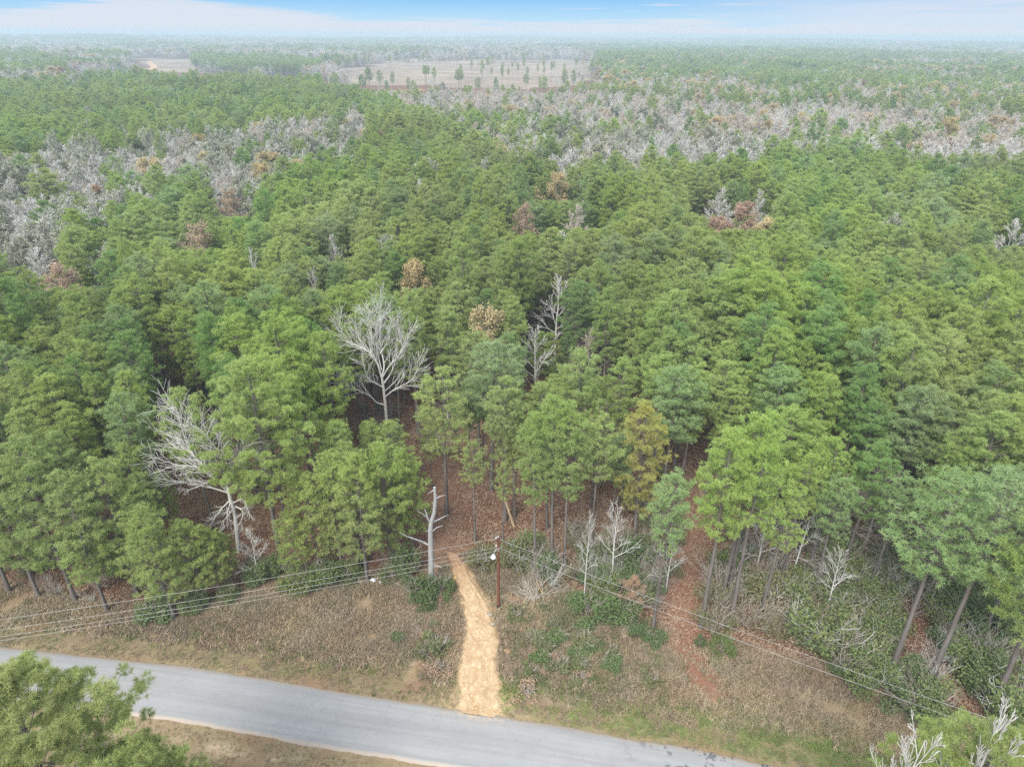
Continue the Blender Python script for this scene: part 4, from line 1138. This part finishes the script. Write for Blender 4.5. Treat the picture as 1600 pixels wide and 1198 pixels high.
for px, py, h, i, lab, wd in (
        (655, 935, 3.4, 1, 'bright evergreen bush left of the snag base', 1.2), (690, 925, 2.4, 0, 'dark evergreen bush right of the snag base', 1.1), (632, 900, 4.6, 8, 'tall bright green bush behind the dead snag', 1.1), (668, 948, 1.6, 0, 'low evergreen mound in front of the dead snag', 1.2),
        (510, 905, 3.0, 0, 'bright evergreen bush under the power lines left of the litter', 1.3), (470, 915, 3.2, 2, 'yellow-green bush under the old broad pine', 1.2), (545, 900, 2.6, 0, 'evergreen bush under the front pine left of the litter', 1.), (610, 905, 2.0, 2, 'low green bush right of the litter', 1.),
        (245, 962, 2.8, 0, 'dark evergreen bush at the foot of the slanting pine', 1.2), (300, 958, 2.4, 3, 'light green bush right of the slanting pine', 1.1), (405, 908, 3.2, 1, 'dark bush under the small weeping grey tree', 1.1), (430, 900, 3.4, 8, 'dark green bush at the foot of the old broad pine', 1.),
        (920, 962, 3.0, 0, 'dark evergreen bush at the foot of the thin white sapling', 1.2), (965, 965, 3.6, 1, 'feathery green bush in front of the rust-leaved sapling', 1.3), (945, 930, 4.0, 3, 'light green bush behind the evergreen bushes at the wood edge', 1.1), (990, 985, 1.8, 0, 'low bush right of the feathery green bush', 1.2),
        (1020, 1000, 1.6, 0, 'low dark bush at the base of the pine with dead limbs', 1.3), (985, 890, 5.0, 8, 'tall green bush behind the rust-leaved sapling', 1.2), (858, 905, 4.0, 8, 'cedar-like bush right of the brush pile', .9), (810, 880, 3.8, 4, 'olive bush behind the utility pole', 1.2), (760, 880, 3.2, 4, 'grey olive bush left of the utility pole', 1.2),
        (830, 870, 3.6, 2, 'yellow-green bush in shade right of the utility pole', 1.1), (1092, 1010, 1.8, 1, 'small dark cedar at the foot of the slender pine', .7), (1128, 1022, 2.4, 2, 'pale green bush at the right lip of the leaf-covered gap', .9), (1430, 1115, 3.6, 1, 'dark glossy bush at the foot of the tall pair of pines', 1.4), (1405, 1095, 2.8, 0, 'dark bush under the first tall leaning pine', 1.3),
        (1385, 985, 3.0, 1, 'green leafy bush midway up the first tall leaning pine', 1.), (685, 1010, 1.5, 5, 'light green weedy bush in the grass left of the sandy track', 1.4), (665, 1022, 1.2, 5, 'smaller weedy bush left of the light green one', 1.3), (690, 1045, 1.1, 7, 'brownish dry bush near the foot of the sandy track', 1.6),
        (825, 1085, 1.1, 7, 'brownish dry bush on the right foot of the sandy track', 1.8), (875, 1000, 1.2, 6, 'green weed clump on the right verge below the brush pile', 1.4), (835, 1000, 1.1, 5, 'pale weed clump right of the sandy track', 1.5), (850, 1030, 1.0, 6, 'green weed clump halfway down the right verge', 1.5), (905, 1030, 1.0, 5, 'broad weed clump in the middle of the right verge', 1.8),
        (960, 1035, 1.1, 6, 'single dark weed clump right of the middle of the verge', 1.), (905, 985, 1.1, 6, 'dark weed clump near the evergreen bushes on the right verge', 1.2), (1015, 1065, 1.2, 5, 'light weed clump at the right end of the weedy verge', 1.1)):
    x, y = at_px(px, py); shrub(i, x, y, h, lab, wide=wd)
r_ = np.random.default_rng(91)
for k_ in range(40):
    px, py = r_.normal(872, 62), r_.normal(1010, 34)
    if not inpoly(px, py, [(795, 945), (900, 960), (1010, 990), (1040, 1070), (960, 1085), (800, 1075)])[0]: continue
    x, y = at_px(px, py); i = int(r_.choice([5, 6, 0, 7, 2], p=[.50, .10, .08, .24, .08])); shrub(i, x, y, r_.uniform(.5, 1.25), 'low weedy clump among dry grass right of the sandy track', 'weed clumps of the right verge', r_.uniform(1., 1.5))
for k_ in range(16):
    px, py = r_.normal(690, 26), r_.normal(1015, 30); x, y = at_px(px, py)
    if polydist(np.array([x]), np.array([y]), TRACKC[::6])[0][0] < 3.1: continue
    shrub(int(r_.choice([5, 7, 7, 6])), x, y, r_.uniform(.4, .95), 'low weedy clump among dry grass left of the sandy track', 'weed clumps left of the track', r_.uniform(1., 1.5))
# right-hand thicket and the shaded edge of the wood
r_ = np.random.default_rng(31)
SG = {0: 'dark evergreen bush in the thicket right of the leaf-covered gap', 1: 'dark upright bush in the thicket right of the leaf-covered gap', 2: 'light green vine-covered bush in the right-hand thicket', 3: 'tall light green vine-covered bush in the right-hand thicket', 4: 'olive brown bush in the right-hand thicket', 8: 'tall dark evergreen in the right-hand thicket'}
THICK = [(1110, 880), (1250, 860), (1420, 880), (1600, 930), (1700, 960), (1700, 1160), (1560, 1150), (1440, 1112), (1260, 1050), (1150, 1020), (1110, 985)]
got = 0
while got < 100:
    px, py = r_.uniform(1105, 1690), r_.uniform(860, 1150)
    if not inpoly(px, py, THICK)[0]: continue
    x, y = at_px(px, py); got += 1
    if r_.random() < .3: twig(int(r_.integers(0, 3)), x, y, r_.uniform(2.4, 5.2), 'tangled leafless bush in the right-hand thicket', 'bare bushes of the right-hand thicket', 1.15)
    else:
        i = int(r_.choice([0, 1, 2, 3, 4, 8], p=[.20, .18, .22, .22, .10, .08])); shrub(i, x, y, r_.uniform(.8, 1.35) * SHRUB[i][2], SG[i], 'bushes of the right-hand thicket', r_.uniform(.9, 1.3))
got = 0
while got < 46:
    px, py = r_.uniform(820, 1060), r_.uniform(840, 960)
    x, y = at_px(px, py); ed, es_ = polydist(np.array([x]), np.array([y]), EDGE)
    if es_[0] < 0: continue
    got += 1
    if r_.random() < .6: twig(int(r_.integers(0, 3)), x, y, r_.uniform(1.8, 4.), 'tangled leafless bush in the shade behind the wood edge', 'bare bushes in the shade behind the verge', 1.1)
    else: shrub(int(r_.choice([2, 4, 0])), x, y, r_.uniform(1.4, 3.2), 'understorey bush in the shade between the pole and the leaf-covered gap', 'understorey bushes behind the right verge')
got = 0
while got < 26:
    px, py = r_.uniform(60, 640), r_.uniform(880, 968)
    x, y = at_px(px, py); ed, es_ = polydist(np.array([x]), np.array([y]), EDGE)
    if es_[0] < 0 or ed[0] > 7: continue
    got += 1
    if px < 200 or r_.random() < .35: twig(int(r_.integers(0, 3)), x, y, r_.uniform(1.2, 2.8), 'thin leafless bush under the pines of the left verge', 'bare bushes under the left pines', 1.)
    else: shrub(int(r_.choice([0, 2, 3, 8])), x, y, r_.uniform(1.6, 3.2), 'leafy bush under the pines of the left verge', 'leafy bushes under the left pines')

# twiggy undergrowth nobody could count on the shaded floor
nu_ = 5200; ux = rng.uniform(-95, 100, nu_); uy = rng.uniform(45, 150, nu_); de, es = polydist(ux, uy, EDGE); dl1, _ = polydist(ux, uy, PATH_IN); dl2, _ = polydist(ux, uy, LEAFY_TRACK)
upx, upy, ud = proj(np.stack([ux, uy, 0 * ux], 1)); un = vnoise(ux, uy, .06, 3.3)
k = (es > 0) & (de > 2) & (dl1 > 4) & (dl2 > 2.2) & (rng.random(nu_) < np.where(ux > 3, .9, .30) * smooth(-.35, .25, un)) & ~inpoly(upx, upy, [(236, 690), (395, 690), (405, 850), (330, 900), (235, 870)])
ux, uy = ux[k], uy[k]; us_ = rng.uniform(.45, 1.25, len(ux))
UP_ = []
for i, (H_, R_, bk, lf, nl_) in enumerate([(3.2, 2., BARK_TAN, LEAF_BROWN, 160), (3.6, 2.2, BARK_TAN, LEAF_OLIVE, 900), (2.4, 1.7, BARK_TAN, LEAF_BROWN, 400), (2.8, 1.8, BARK_TAN, LEAF_MID, 1100)]):
    gs, gl, _ = shrub_meshes(660 + i, H_, R_, nl_, .1, stems=11); UP_.append(proto('u', [(gs, bk), (gl, lf)]))
scatter('undergrowth', 'brown and grey twiggy undergrowth in the shade of the wood', 'undergrowth', UP_, np.stack([ux, uy, terrain(ux, uy)], 1), np.stack([0 * ux, 0 * ux, rng.uniform(0, 6, len(ux))], 1), np.stack([us_, us_, us_], 1), rng.choice(4, len(ux), p=[.30, .16, .22, .32]))

# ------------------------------------------------------------------ grass and weeds of the verges
def tuft_proto(seed, n, h, spread, wd, mt_):
    rs = np.random.default_rng(seed); g = Geo()
    o = rs.normal(0, spread, (n, 3)); o[:, 2] = 0
    d = rs.normal(0, .45, (n, 3)); d[:, 2] = 1; d /= np.linalg.norm(d, axis=1)[:, None]
    l = h * rs.uniform(.5, 1.2, (n, 1)); s = np.cross(d, rs.normal(size=(n, 3))); s /= np.linalg.norm(s, axis=1)[:, None]
    bend = rs.normal(0, .25, (n, 3)) * l; bend[:, 2] = -np.abs(bend[:, 2]) * .6
    mid = o + d * l * .6; tip = o + d * l + bend
    v = np.stack([o - s * wd, o + s * wd, mid + s * wd * .7, mid - s * wd * .7, tip], 1).reshape(-1, 3)
    b = np.arange(n)[:, None] * 5; va = rs.random(n)
    g.add(v, np.hstack([b, b + 1, b + 2, b + 3]), 4, 0, va); g.n -= len(v); g.v.append(np.zeros((0, 3)))
    g.f.append((np.hstack([b + 3, b + 2, b + 4]) + g.n).ravel()); g.s.append(np.full(n, 3)); g.m.append(np.zeros(n, int)); g.a.append(va); g.n += len(v)
    return proto('t', [(g, mt_)])


n = 120000
gxp = rng.uniform(-60, 48, n); gyp = rng.uniform(27, 63, n)
dr, sd_ = polydist(gxp, gyp, ROADC_S); de, es = polydist(gxp, gyp, EDGE); dt, _ = polydist(gxp, gyp, TRACKC[::6])
tw_ = np.interp(gyp, [40, 46, 52, 56, 61], [2.1, 1.9, 1.6, 1.3, .8])
ins = np.where(es > 0, de, -de)
okg = (dr > ROAD_W / 2 + .1) & (ins < 1.5) & ((dt > tw_) | (sd_ < 0) | (gyp > 62))
dlt, _ = polydist(gxp, gyp, LEAFY_TRACK); okg &= (dlt > 1.5) | (rng.random(n) < .15)
nz = vnoise(gxp, gyp, .25, 4.); nz2 = vnoise(gxp, gyp, .8, 8.)
far_ = sd_ > 0; ex = dr - ROAD_W / 2
okg &= rng.random(n) < np.where(ex < .5, .35, np.where(ex < 3.5, np.where(gxp > -1, .95, .6), .95)) * smooth(-.6, .1, nz + nz2 * .4 + .15)
gp_ = np.exp(-((ex - 1.7) / 2.3) ** 2) * np.where(far_, np.where(gxp > -1, 1.0, .4), .35) * smooth(-.6, .2, nz2 + nz)
isg = rng.random(n) < gp_ * 1.35 + .03
weedp = np.where((gxp > 0) & (gxp < 14) & far_ & (ex > 3), np.where(gxp < 9, .34, .2), .04) * smooth(-.25, .25, nz2 + nz * .5)
isw = (~isg) & (rng.random(n) < weedp)
hs = np.where(ex < 2.5, rng.uniform(.35, .7, n), rng.uniform(.6, 1.35, n)) * np.where(far_, 1, .6)


def patch(name, label, cat, protos, sel, hmul=1.):
    k = np.flatnonzero(sel); z = terrain(gxp[k], gyp[k]) - .02
    rots = np.stack([rng.normal(0, .1, len(k)), rng.normal(0, .1, len(k)), rng.uniform(0, 6.28, len(k))], 1)
    s = hs[k] * hmul
    scatter(name, label, cat, protos, np.stack([gxp[k], gyp[k], z], 1), rots, np.stack([s * 1.2, s * 1.2, s], 1), rng.integers(0, len(protos), len(k)))


patch('dry_grass', 'dry tan grass covering the verges between road and wood', 'grass', [tuft_proto(700 + i, 18, .42, .15, .022, DRYGRASS) for i in range(3)], okg & ~isg & ~isw)
patch('green_grass', 'short green grass along the road edge', 'grass', [tuft_proto(710 + i, 20, .26, .15, .018, GREENGRASS) for i in range(3)], okg & isg)
patch('weeds', 'low green weeds growing through the dry grass', 'weeds', [tuft_proto(720 + i, 26, .42, .17, .03, WEED) for i in range(2)] + [tuft_proto(723, 26, .4, .17, .03, LEAF_OLIVE)], okg & isw)
# fallen twigs and leaf litter on the forest floor near the edge
nl = 16000
lx = rng.uniform(-62, 52, nl); ly = rng.uniform(36, 95, nl); de, es = polydist(lx, ly, EDGE); dr, sd_ = polydist(lx, ly, ROADC_S)
kp = (es > 0) & (sd_ > 0); lx, ly = lx[kp], ly[kp]
gl = Geo(); rs = np.random.default_rng(77)
cc = np.stack([rs.normal(0, .6, 40), rs.normal(0, .6, 40), np.abs(rs.normal(0.02, .03, 40))], 1); leaves(gl, cc, rs, .085)
scatter('leaf_litter', 'reddish brown fallen leaves and needles on the forest floor', 'leaf litter', [proto('l', [(gl, LEAF_BROWN)]), proto('l', [(gl, LEAF_RUST)])],
        np.stack([lx, ly, terrain(lx, ly) + .03], 1), np.stack([np.zeros(len(lx)), np.zeros(len(lx)), rng.uniform(0, 6, len(lx))], 1), np.ones((len(lx), 3)), rng.choice([0, 1], len(lx), p=[.7, .3]))

# ------------------------------------------------------------------ utility poles and lines
def plain(name, col, rough=.6, spec=.4, metallic=0., vary=.15, scale=6):
    q = M(name); n_ = q.noise(scale, 4, .6, q.scaled(1, 1, .2)); dk = tuple(c * (1 - vary * 2) for c in col)
    return q.finish(q.mix(q.rng(n_, .3, .7), dk, col), rough, q.bump(n_, .2, .01), spec, metallic=metallic)


MAT_POLE = plain('red_brown_creosoted_wood', (.155, .062, .036), .85, .2)
MAT_POLE_BASE = plain('blackened_pole_butt', (.035, .028, .026), .9, .2)
MAT_STEEL = plain('galvanised_steel', (.42, .43, .44), .45, .5, .6)
MAT_PORC = plain('pale_porcelain', (.62, .62, .60), .3, .5)
MAT_LAMP = plain('white_lamp_housing', (.82, .84, .86), .35, .5, 0, .05)
MAT_WIRE = plain('dull_aluminium_wire', (.36, .36, .355), .5, .4, .3)


def utility_pole(x, y, h, label, lamp=False):
    e_ = empty('utility_pole', (x, y, gz(x, y))); tag(e_, label, 'utility pole', 'wooden poles carrying the power lines')
    g = Geo(); zs = np.array([.55, 2, 4, 6, h]); chain(g, np.stack([0 * zs, 0 * zs, zs], 1), np.interp(zs, [0, h], [.165, .11]), 12); obj('shaft', g.mesh('shaft', [MAT_POLE], True), e_)
    g = Geo(); chain(g, [(0, 0, -.3), (0, 0, .3), (0, 0, .553)], [.18, .172, .166], 12); obj('butt', g.mesh('butt', [MAT_POLE_BASE], True), e_)
    for z, a_ in ((h - .12, 0), (h - 1.05, 1)):
        io = Geo(); sx = -.17; chain(io, [(sx + .06, -.02, z), (sx - .02, -.02, z)], [.02, .02], 6); b = obj('insulator', io.mesh('bracket', [MAT_STEEL]), e_)
        i2 = Geo(); chain(i2, [(sx - .03, -.02, z - .11), (sx - .03, -.02, z - .06), (sx - .03, -.02, z), (sx - .03, -.02, z + .07), (sx - .03, -.02, z + .11)], [.03, .07, .045, .07, .03], 10); obj('porcelain_disc', i2.mesh('porcelain', [MAT_PORC], True), b)
    g = Geo(); chain(g, [(0, 0, h - .01), (0, 0, h + .03)], [.118, .10], 12); obj('pole_cap', g.mesh('cap', [MAT_STEEL], True), e_)
    for z in (h - 1.35, h - 1.6):
        g = Geo(); chain(g, [(0, 0, z - .03), (0, 0, z + .03)], [.145, .145], 12); obj('clamp_band', g.mesh('band', [MAT_STEEL]), e_)
    if lamp:
        g = Geo(); chain(g, [(-.1, -.03, h - 1.45), (-.28, -.18, h - 1.5), (-.44, -.32, h - 1.78), (-.47, -.35, h - 1.92)], [.035, .035, .035, .035], 8); a2 = obj('lamp_arm', g.mesh('lamp_arm', [MAT_STEEL], True), e_)
        g = Geo(); chain(g, [(-.48, -.36, h - 1.86), (-.48, -.36, h - 1.95), (-.48, -.36, h - 2.06), (-.48, -.36, h - 2.2), (-.48, -.36, h - 2.3)], [.09, .13, .2, .27, .2], 14); obj('lamp_housing', g.mesh('lamp', [MAT_LAMP], True), a2)
    return e_


p1 = G(779, 950); H1 = CAMH + ray(781, 838)[2] / ray(781, 838)[1] * p1[1]
utility_pole(p1[0], p1[1], H1, 'red-brown wooden utility pole with a white lamp beside the sandy track', True)
p2 = G(-110, 978, 10.); utility_pole(p2[0], p2[1], 10., 'wooden utility pole hidden behind the near left pine')
p3 = np.array([50., 25.4, 0]); utility_pole(p3[0], p3[1], 9.2, 'wooden utility pole beyond the near right pine')


def wire(a_, b_, sag, label, r=.014):
    t = np.linspace(0, 1, 40); a_ = np.array(a_); b_ = np.array(b_)
    P = a_ + (b_ - a_) * t[:, None]; P[:, 2] -= sag * 4 * t * (1 - t)
    g = Geo(); chain(g, P - P[0], r, 5); o = obj('power_line', g.mesh('power_line', [MAT_WIRE], True), None, tuple(P[0])); tag(o, label, 'power line', 'power lines along the verge'); return o


A = lambda z: (p1[0] - .17, p1[1] - .02, z)
# far ends of the left lines hang where the photo's left edge shows them
for py1, (ex_, ey_), z2, sag, lab in ((841, (-106, 983), 9.85, .35, 'topmost of the four power lines running left from the pole'), (854.5, (-106, 999), 8.95, .4, 'second highest of the four power lines running left'), (860, (-106, 1010), 8.55, .45, 'third highest of the four power lines running left'), (867, (-106, 1016), 8.35, .45, 'lowest of the four power lines running left')):
    z1 = V(781, py1, p1[1])[2]; e3 = V(ex_, ey_, p2[1])
    wire((p1[0] - .15, p1[1] - .03, z1), tuple(e3), sag, lab)
for py1, lab, zz in ((842, 'upper of the two power lines running right from the pole', 8.95), (856, 'lower of the two power lines running right from the pole', 7.9)):
    z1 = V(782, py1, p1[1])[2]; wire((p1[0] + .12, p1[1] - .02, z1), (p3[0], p3[1], zz), .75, lab)
gq = G(812, 900); o = wire((p1[0] + .1, p1[1], H1 - 1.2), (gq[0], gq[1], 0.), 0.01, 'thin guy wire slanting from the pole to the ground', .012); o.name = 'guy_wire'; o['category'] = 'guy wire'; del o['group']

# ------------------------------------------------------------------ small things on the verge
def strip(name, label, cat, a_, b_, za, zb, r, mt_, k=6):
    pa, pb = np.array(at_px(*a_) + (za,)), np.array(at_px(*b_) + (zb,)); pa[2] += gz(pa[0], pa[1]); g = Geo()
    chain(g, [np.zeros(3), (pb - pa) * .5, pb - pa], [r, r * .95, r * .85], k); o = obj(name, g.mesh(name, [mt_], True), None, tuple(pa)); tag(o, label, cat); return o


MAT_YEL = plain('yellow_plastic', (.55, .38, .06), .5, .4)
MAT_LOG = plain('barkless_tan_wood', (.42, .32, .20), .9, .1)
for (ax_, ay_), (bx_, by_), lab in (((704, 918), (712, 908), 'yellow guy guard leaning at the left edge of the sandy track'), ((837, 940), (824, 918), 'yellow guy guard standing left in the brush pile'), ((852, 937), (838, 915), 'yellow guy guard sticking out right of the brush pile')):
    strip('guy_guard', lab, 'guy guard', (ax_, ay_), (bx_, by_), 0., .7, .045, MAT_YEL)
x, y, h = base_top(803, 822, 742)
g = Geo(); pA = np.array([x, y, 0.]); pB = V(777, 745, y + 1.); chain(g, [np.zeros(3), (pB - pA) * .5, pB - pA], [.16, .13, .07], 8); o = obj('leaning_log', g.mesh('log', [MAT_LOG], True), None, tuple(pA)); tag(o, 'barkless tan trunk leaning against pines behind the utility pole', 'dead trunk')
x, y, h = base_top(890, 899, 880); g = Geo(); chain(g, [(0, 0, -.1), (.03, 0, h * .6), (.1, 0, h)], [.13, .11, .05], 7); o = obj('broken_stump', g.mesh('stump', [MAT_LOG], True), None, (x, y, gz(x, y))); tag(o, 'broken tan stump standing between the brush pile and the white sapling', 'stump')
# brush pile: each bough of the heap is one jumble of dead branches
x, y = at_px(832, 935); rs = np.random.default_rng(88); segs = []
for i in range(46):
    a_ = rs.normal(1.9, .8); l = rs.uniform(1.4, 4.0); p = np.array([rs.normal(0, .55), rs.normal(0, .5), rs.uniform(.05, .5)])
    d = np.array([math.cos(a_), math.sin(a_) * .8, rs.uniform(.0, .42)]); grow(segs, p - d * l * .25, d, l, .032, 1, rs, .5, 0., 3, (6,), .008)
g = Geo(); tubes(g, [s[0] for s in segs], [s[1] for s in segs], [s[2] for s in segs], [s[3] for s in segs], 5)
tag(obj('brush_pile', g.mesh('brush_pile', [BARK_TAN]), None, (x, y, gz(x, y))), 'heap of dead grey branches right of the utility pole', 'brush pile')
# litter: crumpled white plastic
MAT_BAG = plain('white_plastic_film', (.52, .54, .58), .4, .4, 0, .08)


def bag(px, py, r, label):
    x, y = at_px(px, py); g = Geo(); nu, nv = 18, 10; v = []
    for j in range(nv + 1):
        for i in range(nu):
            th_, f = i / nu * 6.2832, j / nv * 3.1416; q0 = Vector((math.cos(th_) * math.sin(f), math.sin(th_) * math.sin(f), math.cos(f)))
            s = r * (1 + .55 * mnoise.noise(q0 * 2.3 + Vector((px, py, 0))) + .3 * mnoise.noise(q0 * 6 + Vector((px, 0, py)))); v.append((q0.x * s * 1.3, q0.y * s, max(q0.z, -.4) * s * .6 + r * .25))
    f = [(j * nu + i, j * nu + (i + 1) % nu, (j + 1) * nu + (i + 1) % nu, (j + 1) * nu + i) for j in range(nv) for i in range(nu)]
    g.add(v, f, 4); tag(obj('litter_bag', g.mesh('litter_bag', [MAT_BAG]), None, (x, y, gz(x, y) + .05)), label, 'litter')


bag(583, 907, .27, 'larger crumpled white plastic bag at the wood edge left of the snag'); bag(595, 910, .17, 'smaller white plastic scrap beside the larger bag')
# pale boulders of sandstone on the right of the track
MAT_STONE = plain('pale_sandstone', (.27, .235, .185), .9, .2, 0, .15, 3)
for px, py, r, lab in ((765, 960, .26, 'grey stone at the right edge of the sandy track'), (770, 975, .2, 'smaller stone below the grey one at the right edge of the track'), (792, 1018, .34, 'orange lump of clay right of the sandy track')):
    x, y = at_px(px, py); g = Geo(); nu, nv = 12, 7; v = []
    for j in range(nv + 1):
        for i in range(nu):
            th_, f = i / nu * 6.2832, j / nv * 3.1416; q0 = Vector((math.cos(th_) * math.sin(f), math.sin(th_) * math.sin(f), math.cos(f))); s = r * (1 + .4 * mnoise.noise(q0 * 1.6 + Vector((px, py, 0)))); v.append((q0.x * s * 1.4, q0.y * s, q0.z * s * .55))
    g.add(v, [(j * nu + i, j * nu + (i + 1) % nu, (j + 1) * nu + (i + 1) % nu, (j + 1) * nu + i) for j in range(nv) for i in range(nu)], 4)
    tag(obj('stone', g.mesh('stone', [MAT_STONE if r != .34 else MAT_SAND]), None, (x, y, gz(x, y) + .08)), lab, 'stone')

# ------------------------------------------------------------------ far buildings
def box(g, x0, x1, y0, y1, z0, z1, mat=0):
    g.add([(x0, y0, z0), (x1, y0, z0), (x1, y1, z0), (x0, y1, z0), (x0, y0, z1), (x1, y0, z1), (x1, y1, z1), (x0, y1, z1)],
          [(0, 3, 2, 1), (4, 5, 6, 7), (0, 1, 5, 4), (1, 2, 6, 5), (2, 3, 7, 6), (3, 0, 4, 7)], 4, mat)


MAT_WHITE = plain('white_metal_cladding', (.80, .81, .82), .4, .5, 0, .04, .2)
MAT_ROOFW = plain('pale_metal_roof', (.74, .76, .79), .35, .5, 0, .04, .2)
MAT_DOOR = plain('dark_opening', (.06, .06, .065), .6, .3)
MAT_CREAM = plain('cream_siding', (.62, .58, .50), .7, .3, 0, .05, .5)
MAT_SHING = plain('grey_shingles', (.20, .19, .19), .9, .2, 0, .1, .5)


def building(name, label, cat, px, py, Lx, Wy, hw, hr, mw, mr, ndoor):
    p = G(px, py); z0 = gz(p[0], p[1]); e_ = empty(name, (p[0], p[1], z0), -math.atan2(p[0], p[1]) + .15); tag(e_, label, cat)
    a_, b_ = Lx / 2, Wy / 2
    g = Geo(); box(g, -a_, a_, -b_, b_, -1, hw); g.add([(-a_, -b_, hw), (-a_, b_, hw), (-a_, 0, hr - .3), (a_, -b_, hw), (a_, b_, hw), (a_, 0, hr - .3)], [(0, 2, 1), (3, 4, 5)], 3); obj('wall', g.mesh('wall', [mw]), e_)
    g = Geo(); o_ = .8
    for sgn in (-1, 1):
        g.add([(-a_ - o_, sgn * (b_ + o_), hw - .3), (a_ + o_, sgn * (b_ + o_), hw - .3), (a_ + o_, 0, hr), (-a_ - o_, 0, hr), (-a_ - o_, sgn * (b_ + o_), hw - .05), (a_ + o_, sgn * (b_ + o_), hw - .05), (a_ + o_, 0, hr + .25), (-a_ - o_, 0, hr + .25)],
              [(0, 1, 2, 3), (4, 7, 6, 5), (0, 4, 5, 1), (0, 3, 7, 4), (1, 5, 6, 2)], 4)
    obj('roof', g.mesh('roof', [mr]), e_)
    for i in range(ndoor):
        xx = -a_ + Lx * (i + .5) / ndoor; g = Geo(); box(g, xx - 1.4, xx + 1.4, -b_ - .06, -b_ + .1, .2 if ndoor < 4 else 1.2, min(hw - .6, 3.2)); obj('door' if ndoor < 4 else 'window', g.mesh('opening', [MAT_DOOR]), e_)
    return e_


building('barn', 'long white metal barn beside the far left clearing', 'barn', 229, 86, 62, 22, 10, 15, MAT_WHITE, MAT_ROOFW, 3)
building('house', 'small cream house behind the far central clearing', 'house', 886, 86, 22, 12, 5, 8.5, MAT_CREAM, MAT_ROOFW, 5)
building('house', 'pale low house among far trees right of the central clearing', 'house', 740, 88, 18, 10, 4.5, 7.5, MAT_CREAM, MAT_SHING, 5)
# sandy lane at the far left clearing
lp_ = resample([G(*p)[:2] for p in ((232, 96), (238, 101), (240, 105), (232, 108))], 12.); tl = np.gradient(lp_, axis=0); tl /= np.linalg.norm(tl, axis=1)[:, None]; nl_ = np.stack([tl[:, 1], -tl[:, 0]], 1)
lv = np.vstack([np.column_stack([lp_ + nl_ * 5, terrain(*(lp_ + nl_ * 5).T) + .5]), np.column_stack([lp_ - nl_ * 5, terrain(*(lp_ - nl_ * 5).T) + .5])]); k = len(lp_)
g = Geo(); g.add(lv, [(i, i + 1, k + i + 1, k + i) for i in range(k - 1)], 4); lo = obj('lane', g.mesh('lane', [MAT_SAND])); tag(lo, 'pale sandy lane crossing the far left clearing', kind='structure')

# ------------------------------------------------------------------ haze
hz = Geo(); box(hz, -13600, 13600, -13600, 13600, -16, 55.5); hm = newmat('haze_air'); ho = hm.node_tree.nodes.new('ShaderNodeOutputMaterial'); hv = hm.node_tree.nodes.new('ShaderNodeVolumePrincipled')
hv.inputs['Color'].default_value = (.47, .59, .67, 1); hv.inputs['Density'].default_value = .00041; hv.inputs['Anisotropy'].default_value = .1
hm.node_tree.links.new(hv.outputs[0], ho.inputs['Volume'])
tag(obj('haze', hz.mesh('haze', [hm])), 'thin pale haze over the whole wood', 'haze', kind='stuff')
print('counts', cnt, 'rest', len(rest), 'objects', len(bpy.data.objects))
